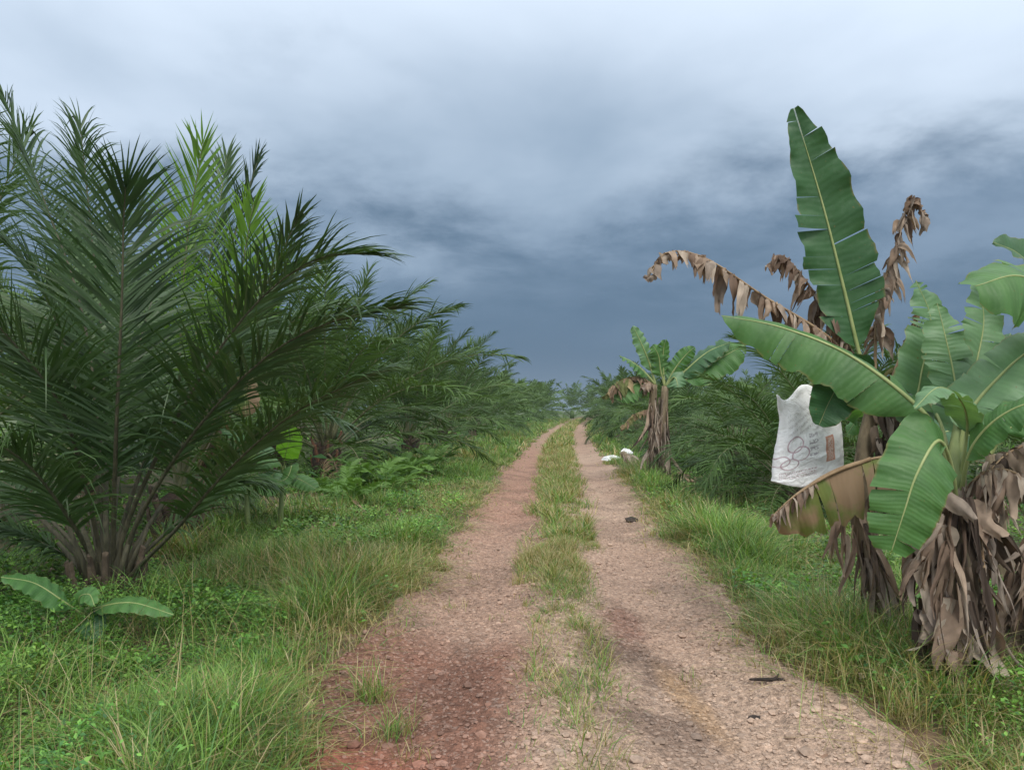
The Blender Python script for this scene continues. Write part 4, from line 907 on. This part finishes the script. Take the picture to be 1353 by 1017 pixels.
# fallen piece of banana stem and white plastic beside it
gS = P(830, 622, 18.5); gS.z = hz(gS.x, gS.y)
fs = thing('fallen_stem', gS, 'broken dry banana stem lying at the verge beside the white plastic', 'fallen stem')
stem(fs, [Vector((.22, -.5, .03)), Vector((.08, -.1, .18)), Vector((-.08, .3, .42))], [.11, .10, .07])
for k in range(3): wad(fs, [Vector((-.08, .3, .42)), Vector((.02 + .1 * k, 0, .3)), Vector((.2, -.45, .05))], .09, 190 + k, 'ban_dead', 8, wid=.1)
def crumple(name, loc, rx, ry, rz, seed, label):
    b = MB(); rg = random.Random(seed); rows = []
    for i in range(9):
        th = math.pi * .5 * i / 8; row = []
        for k in range(20):
            a = 2 * math.pi * k / 20; j = 1 + .28 * math.sin(3 * a + seed) * math.sin(th) + rg.uniform(-.12, .12)
            row.append(b.vert((rx * j * math.sin(th) * math.cos(a), ry * j * math.sin(th) * math.sin(a), rz * (math.cos(th) * (1 + rg.uniform(-.2, .2))) - .01)))
        rows.append(row + row[:1])
    b.grid(rows); o = b.obj(name, M['plastic'], None, loc); tag(o, label, 'plastic sack'); return o
q = P(808, 607, 22); q.z = hz(q.x, q.y) + .05; crumple('plastic_sack', q, .26, .24, .13, 1, 'white plastic sack lying flat at the grassy track edge')
q = P(826, 598, 24.5); q.z = hz(q.x, q.y) + .12; crumple('plastic_sack', q, .20, .18, .15, 2, 'white plastic bundle lying behind the fallen banana stem')

# ------------------------------------------------------------------ printed sack hung over the fruit
m, t = new_mat('printed_sack')
uv = nd(t, 'ShaderNodeUVMap'); su = nd(t, 'ShaderNodeSeparateXYZ', {0: uv.outputs[0]}); U_, V_ = su.outputs[0], su.outputs[1]
geo = nd(t, 'ShaderNodeNewGeometry')
wn = nd(t, 'ShaderNodeTexNoise', {'Vector': uv.outputs[0], 'Scale': 5.0, 'Detail': 4.0}).outputs[0]
base = mixc(t, nd(t, 'ShaderNodeMapRange', {0: wn, 1: .35, 2: .65}).outputs[0], (.78, .78, .78), (.90, .90, .89))
def band(x, a, b): return ma(t, 'MULTIPLY', ma(t, 'GREATER_THAN', x, a), ma(t, 'LESS_THAN', x, b))
def ring(cx, cy, r_, w_):
    dx = ma(t, 'MULTIPLY', ma(t, 'SUBTRACT', U_, cx), .64); dy = ma(t, 'SUBTRACT', V_, cy)
    d = ma(t, 'SQRT', ma(t, 'ADD', ma(t, 'MULTIPLY', dx, dx), ma(t, 'MULTIPLY', dy, dy)))
    return ma(t, 'LESS_THAN', ma(t, 'ABSOLUTE', ma(t, 'SUBTRACT', d, r_)), w_)
# v runs 0 at the top to 1 at the hem
pr = ring(.235, .43, .072, .006)
for c in ((.31, .535, .072), (.165, .635, .072), (.06, .585, .065)): pr = ma(t, 'MAXIMUM', pr, ring(c[0], c[1], c[2], .006))
tn = nd(t, 'ShaderNodeTexNoise', {'Vector': nd(t, 'ShaderNodeMapping', {0: uv.outputs[0], 3: (95, 60, 1)}).outputs[0], 'Scale': 1.0, 'Detail': 1.0}).outputs[0]
lines = ma(t, 'GREATER_THAN', ma(t, 'SINE', ma(t, 'MULTIPLY', V_, 6.283 / .034)), .0)
txt = ma(t, 'MULTIPLY', ma(t, 'MULTIPLY', lines, ma(t, 'GREATER_THAN', tn, .48)), ma(t, 'MULTIPLY', band(V_, .735, .870), band(U_, .04, .50)))
pr = ma(t, 'MAXIMUM', pr, txt)
base = mixc(t, ma(t, 'MULTIPLY', pr, .6), base, (.30, .085, .135))
# upright column of characters, faint grey script higher up
tn2 = nd(t, 'ShaderNodeTexVoronoi', {'Vector': nd(t, 'ShaderNodeMapping', {0: uv.outputs[0], 3: (34, 46, 1)}).outputs[0], 'Scale': 1.0}, feature='DISTANCE_TO_EDGE').outputs[0]
rows_ = ma(t, 'GREATER_THAN', ma(t, 'SINE', ma(t, 'MULTIPLY', V_, 6.283 / .062)), -.35)
ch = ma(t, 'MULTIPLY', ma(t, 'MULTIPLY', ma(t, 'LESS_THAN', tn2, .11), rows_), ma(t, 'MULTIPLY', band(V_, .36, .62), band(U_, .43, .52)))
base = mixc(t, ma(t, 'MULTIPLY', ch, .6), base, (.16, .11, .15))
sl_ = ma(t, 'ADD', V_, ma(t, 'MULTIPLY', U_, .22))
ft = ma(t, 'MULTIPLY', ma(t, 'MULTIPLY', ma(t, 'GREATER_THAN', ma(t, 'SINE', ma(t, 'MULTIPLY', sl_, 6.283 / .05)), .1), ma(t, 'GREATER_THAN', tn, .5)), ma(t, 'MULTIPLY', band(sl_, .22, .42), band(U_, .12, .5)))
base = mixc(t, ma(t, 'MULTIPLY', ft, .35), base, (.22, .19, .18))
ob = ma(t, 'MULTIPLY', band(V_, .44, .715), band(U_, .60, .735))
ol = ma(t, 'MULTIPLY', ma(t, 'LESS_THAN', tn2, .10), ma(t, 'MULTIPLY', band(V_, .46, .70), band(U_, .63, .71)))
base = mixc(t, ma(t, 'MULTIPLY', ob, .8), base, (.50, .17, .075)); base = mixc(t, ma(t, 'MULTIPLY', ol, .75), base, (.72, .66, .60))
ot = ma(t, 'MULTIPLY', band(V_, -.02, .09), band(U_, .70, .95))
base = mixc(t, ma(t, 'MULTIPLY', ma(t, 'MULTIPLY', ot, ma(t, 'GREATER_THAN', wn, .45)), .6), base, (.52, .22, .11))
wv = nd(t, 'ShaderNodeTexNoise', {'Vector': uv.outputs[0], 'Scale': 9.0, 'Detail': 3.0, 'Distortion': 1.5}).outputs[0]
bp = nd(t, 'ShaderNodeBump', {'Height': wv, 'Strength': .5, 'Distance': .03})
bs = nd(t, 'ShaderNodeBsdfPrincipled', {'Base Color': base, 'Roughness': .55, 'Specular IOR Level': .3, 'Normal': bp.outputs[0]})
tl = nd(t, 'ShaderNodeBsdfTranslucent', {0: base})
nd(t, 'ShaderNodeOutputMaterial', {0: nd(t, 'ShaderNodeMixShader', {0: .10, 1: bs.outputs[0], 2: tl.outputs[0]}).outputs[0]}); M['sack'] = m
D = 5.0
lx = [(0, 1026, 526), (.08, 1028, 536), (.20, 1032, 552), (.36, 1027, 580), (.55, 1023, 605), (.8, 1022, 628), (1, 1020, 641)]
rx_ = [(0, 1088, 507), (.06, 1092, 513), (.15, 1101, 526), (.30, 1108, 550), (.55, 1111, 586), (.8, 1112, 612), (1, 1112, 628)]
c0 = P(1066, 640, D); b = MB(); rows = []; NB, NA = 44, 56
for j in range(NB + 1):
    v = j / NB
    l = P(np.interp(v, [a[0] for a in lx], [a[1] for a in lx]), np.interp(v, [a[0] for a in lx], [a[2] for a in lx]), D)
    r_ = P(np.interp(v, [a[0] for a in rx_], [a[1] for a in rx_]), np.interp(v, [a[0] for a in rx_], [a[2] for a in rx_]), D + .12)
    mid = (l + r_) / 2; half = (r_ - l) / 2; dep = Vector((-half.y, half.x, 0)).normalized() * float(.012 + .085 * sstep(0, .6, v))
    row = []
    for i in range(NA):
        a = 2 * math.pi * i / NA; ca, sa = math.cos(a), math.sin(a)
        wr = float(.010 * (fbm(i * .5 if i < NA / 2 else (NA - i) * .5, v * 14, 3, 7) - .5) * 2 + .012 * math.sin(v * 9 + ca * 7) * sstep(.6, .05, v))
        pos = mid + half * ca - dep * sa * (1.0 - .0 * v) * -1
        pos = mid + half * (abs(ca) ** .8 * (1 if ca > 0 else -1)) + dep * sa + dep.normalized() * wr
        # collar at the top left and the cut hem
        pos.z += .02 * math.sin(v * 3.1) * ca + (.03 * math.cos(a * 2) * max(0, v - .9) * 10 if v > .9 else 0) + (.035 * math.sin(ca * 5 + 1) * max(0, .12 - v) * 8)
        u = (ca + 1) / 2
        row.append(b.vert(pos - c0, (u, v)))
    rows.append(row + row[:1])
b.grid(rows)
sk_ = b.obj('printed_sack', M['sack'], None, c0); tag(sk_, 'white woven sack with red rings and orange print hung from the banana plant', 'sack')
sm = sk_.modifiers.new('thick', 'SOLIDIFY'); sm.thickness = .003

# ------------------------------------------------------------------ seedlings, suckers, ferns
gE = P(365, 700, 9.6); gE.z = hz(gE.x, gE.y)
tE = thing('banana_sucker', gE, 'young banana sucker with one upright lime green leaf', 'banana')
stem(tE, [Vector((.05, 0, -.05))] + LP(gE, (372, 655, 9.6), (376, 615, 9.6)), [.035, .03, .015], 'stem_green')
for k, (q, w_, mt) in enumerate(((((376, 620), (376, 606), (380, 590), (390, 563)), .17, 'ban_lime'), (((375, 625), (368, 610), (352, 612), (338, 622)), .13, 'ban'), (((375, 630), (368, 622), (360, 628), (352, 650)), .12, 'ban_pale'),
                                 (((375, 628), (385, 615), (378, 632), (356, 640)), .10, 'ban'), (((376, 640), (390, 632), (405, 638), (418, 646)), .13, 'ban'))):
    banana_leaf(tE, LP(gE, *[(a, b_, 9.6 - .12 * j) for j, (a, b_) in enumerate(q)]), w_, TC if k == 0 else Vector((0, -.6, .8)), mt, 'midrib', (.15, .15), .3, 0, .25, .01, 200 + k, .008)
gE2 = P(325, 712, 9.3); gE2.z = hz(gE2.x, gE2.y)
tE2 = thing('banana_sucker', gE2, 'young banana sucker of broad pale leaves left of the lime leafed one', 'banana')
stem(tE2, [Vector((.05, 0, -.05))] + LP(gE2, (326, 660, 9.3), (328, 615, 9.3)), [.035, .03, .015], 'stem_green')
for k, (q, w_, mt) in enumerate(((((328, 620), (335, 606), (345, 598), (358, 600)), .15, 'ban_pale'), (((328, 630), (322, 640), (305, 642), (288, 646)), .12, 'ban'), (((328, 628), (340, 628), (352, 640), (362, 655)), .14, 'ban'),
                                 (((327, 600), (318, 580), (305, 572), (290, 568)), .14, 'ban'))):
    banana_leaf(tE2, LP(gE2, *[(a, b_, 9.3 - .12 * j) for j, (a, b_) in enumerate(q)]), w_, Vector((0, -.6, .8)), mt, 'midrib', (.15, .15), .3, 1, .25, .01, 210 + k, .008)
gG = P(112, 830, 5.25); gG.z = hz(gG.x, gG.y)
tG = thing('banana_sucker', gG, 'low banana sucker with broad leaves spread at the foot of the dark palm', 'banana')
stem(tG, [Vector((0, 0, -.05)), Vector((0, 0, .1)), Vector((.01, 0, .2))], [.035, .03, .018], 'stem_green')
for k, (q, w_, mt, nh) in enumerate(((((115, 812), (130, 802), (175, 796), (230, 812)), .075, 'ban', Vector((0, -.6, .9))), (((110, 812), (85, 795), (45, 770), (0, 762)), .10, 'ban', Vector((0, -.5, .9))),
                                     (((112, 822), (118, 815), (120, 840), (105, 868)), .10, 'ban_dark', Vector((0, -.8, .6))), (((112, 815), (105, 790), (118, 785), (125, 800)), .06, 'ban', Vector((0, -.8, .6))))):
    banana_leaf(tG, LP(gG, *[(a, b_, 5.2 - .10 * j) for j, (a, b_) in enumerate(q)]), w_, nh, mt, 'midrib', (.1, .05), .25, 0, .18, .008, 220 + k, .007)

fern_r, fern_l = frond_meshes(arch(62, .75, 80), L=.17, pairs=24, seg=2, t0=.12, droop=.2, vee=.05, width=.035, r0=.006, mat='fern', rmat='fern', rg=random.Random(77), messy=.05)
def fern(x, y, sc, seed, n=12):
    rg = random.Random(seed); root = thing('fern', (x, y, hz(x, y)), 'bright green fern clump growing at the foot of the palm row', 'fern', 'ferns at the foot of the left palms')
    for i in range(n):
        fr = link('frond', fern_r, root, (0, 0, .02), (rg.uniform(-.3, .3), rg.uniform(-.35, .3), i * 2.4)); fr.scale = [sc * rg.uniform(.7, 1.15)] * 3
        tag(link('leaflets', fern_l, fr), kind='stuff')
for i, (u, v, sc_) in enumerate(((455, 655, 1.1), (490, 650, 1.2), (525, 640, 1.2), (545, 630, 1.1), (470, 668, .9), (430, 660, .9), (515, 655, 1.0), (575, 622, 1.2))):
    y = EYE * FPX / (v - 540); g = P(u, v, y); fern(g.x, y, sc_, 400 + i)

gH = P(262, 712, 10.0); gH.z = hz(gH.x, gH.y)
tH = thing('banana_plant', gH, 'withered banana plant with yellowish dry stem seen through the dark palm fronds', 'banana')
stem(tH, [Vector((0, 0, -.1))] + LP(gH, (268, 640, 10.0), (282, 560, 10.0), (292, 505, 10.0)), [.11, .10, .085, .06])
for k in range(5): wad(tH, LP(gH, (292 - 2 * k, 505 + 20 * k, 9.9), (280 - 2 * k, 570 + 15 * k, 9.85), (268 + 3 * k, 690, 9.85)), .09, 620 + k, 'ban_half' if k % 2 else 'ban_dead', 9, wid=.10)
for k, q in enumerate((((292, 505), (300, 470), (325, 450), (350, 470)), ((292, 505), (285, 480), (262, 470), (240, 490)), ((292, 510), (310, 500), (322, 520), (325, 550)))):
    banana_leaf(tH, LP(gH, *[(a, b_, 10.0 - .1 * j) for j, (a, b_) in enumerate(q)]), .2, Vector((0, -.6, .8)), ('ban', 'ban_half')[k == 2], 'midrib', (.1, .1), .4, 5, .25, .012, 630 + k, .013)

# ------------------------------------------------------------------ small things on the ground
q = P(1015, 901, EYE * FPX / 361); z0 = hz(q.x, q.y) + .03
sb = MB(); sb.tube([Vector((-.10, .02, 0)), Vector((-.03, 0, .008)), Vector((.05, .01, .004)), Vector((.085, -.02, .012))], [.006, .010, .012, .007], 7)
sb.tube([Vector((.03, .005, .004)), Vector((.06, .03, .012)), Vector((.075, .05, .02))], [.008, .006, .003], 6)
tag(sb.obj('stick', M['char'], None, (q.x, q.y, z0)), 'short dark forked stick lying on the pale gravel rut', 'stick')
def stone(u, v, r_, mat, label, seed):
    y = EYE * FPX / (v - 540); g = P(u, v, y); b = MB(); rg = random.Random(seed)
    for p in ico_v: b.vert(Vector(p) * r_ * rg.uniform(.75, 1.2) * 1.0)
    for f in ico_f: b.face(*[int(k) for k in f])
    me = b.mesh('stone', M[mat], False); o = link('stone', me, None, (g.x, y, hz(g.x, y) + r_ * .25)); o.scale = (1.3, 1, .65); tag(o, label, 'stone')
stone(996, 936, .032, 'char', 'small dark stone lying near the forked stick', 1)
stone(835, 685, .09, 'char', 'dark clod at the right edge of the pale rut', 2)
stone(855, 672, .07, 'wood', 'tan lump beside the dark clod at the verge', 3)
lg = MB(); lg.tube([Vector((-.3, .1, .05)), Vector((0, 0, .10)), Vector((.28, -.12, .06))], [.035, .045, .03], 8)
q = P(395, 680, 11.2); tag(lg.obj('log', M['wood'], None, (q.x, q.y, hz(q.x, q.y))), 'pale broken piece of wood lying in the grass by the suckers', 'log')

# ------------------------------------------------------------------ humid air
m, t = new_mat('humid_air')
pv = nd(t, 'ShaderNodeVolumePrincipled', {'Color': (.86, .90, .95, 1), 'Density': .0005, 'Anisotropy': .1})
o_ = nd(t, 'ShaderNodeOutputMaterial'); t.links.new(pv.outputs[0], o_.inputs['Volume'])
b = MB(); xs, ys, zs = (-480, 480), (-100, 560), (-1.6, 8.5)
for z in zs:
    for y in ys:
        for x in xs: b.vert((x, y, z))
for f in ((0, 2, 3, 1), (4, 5, 7, 6), (0, 1, 5, 4), (2, 6, 7, 3), (0, 4, 6, 2), (1, 3, 7, 5)): b.face(*f)
tag(b.obj('haze', m, smooth=False), kind='stuff')
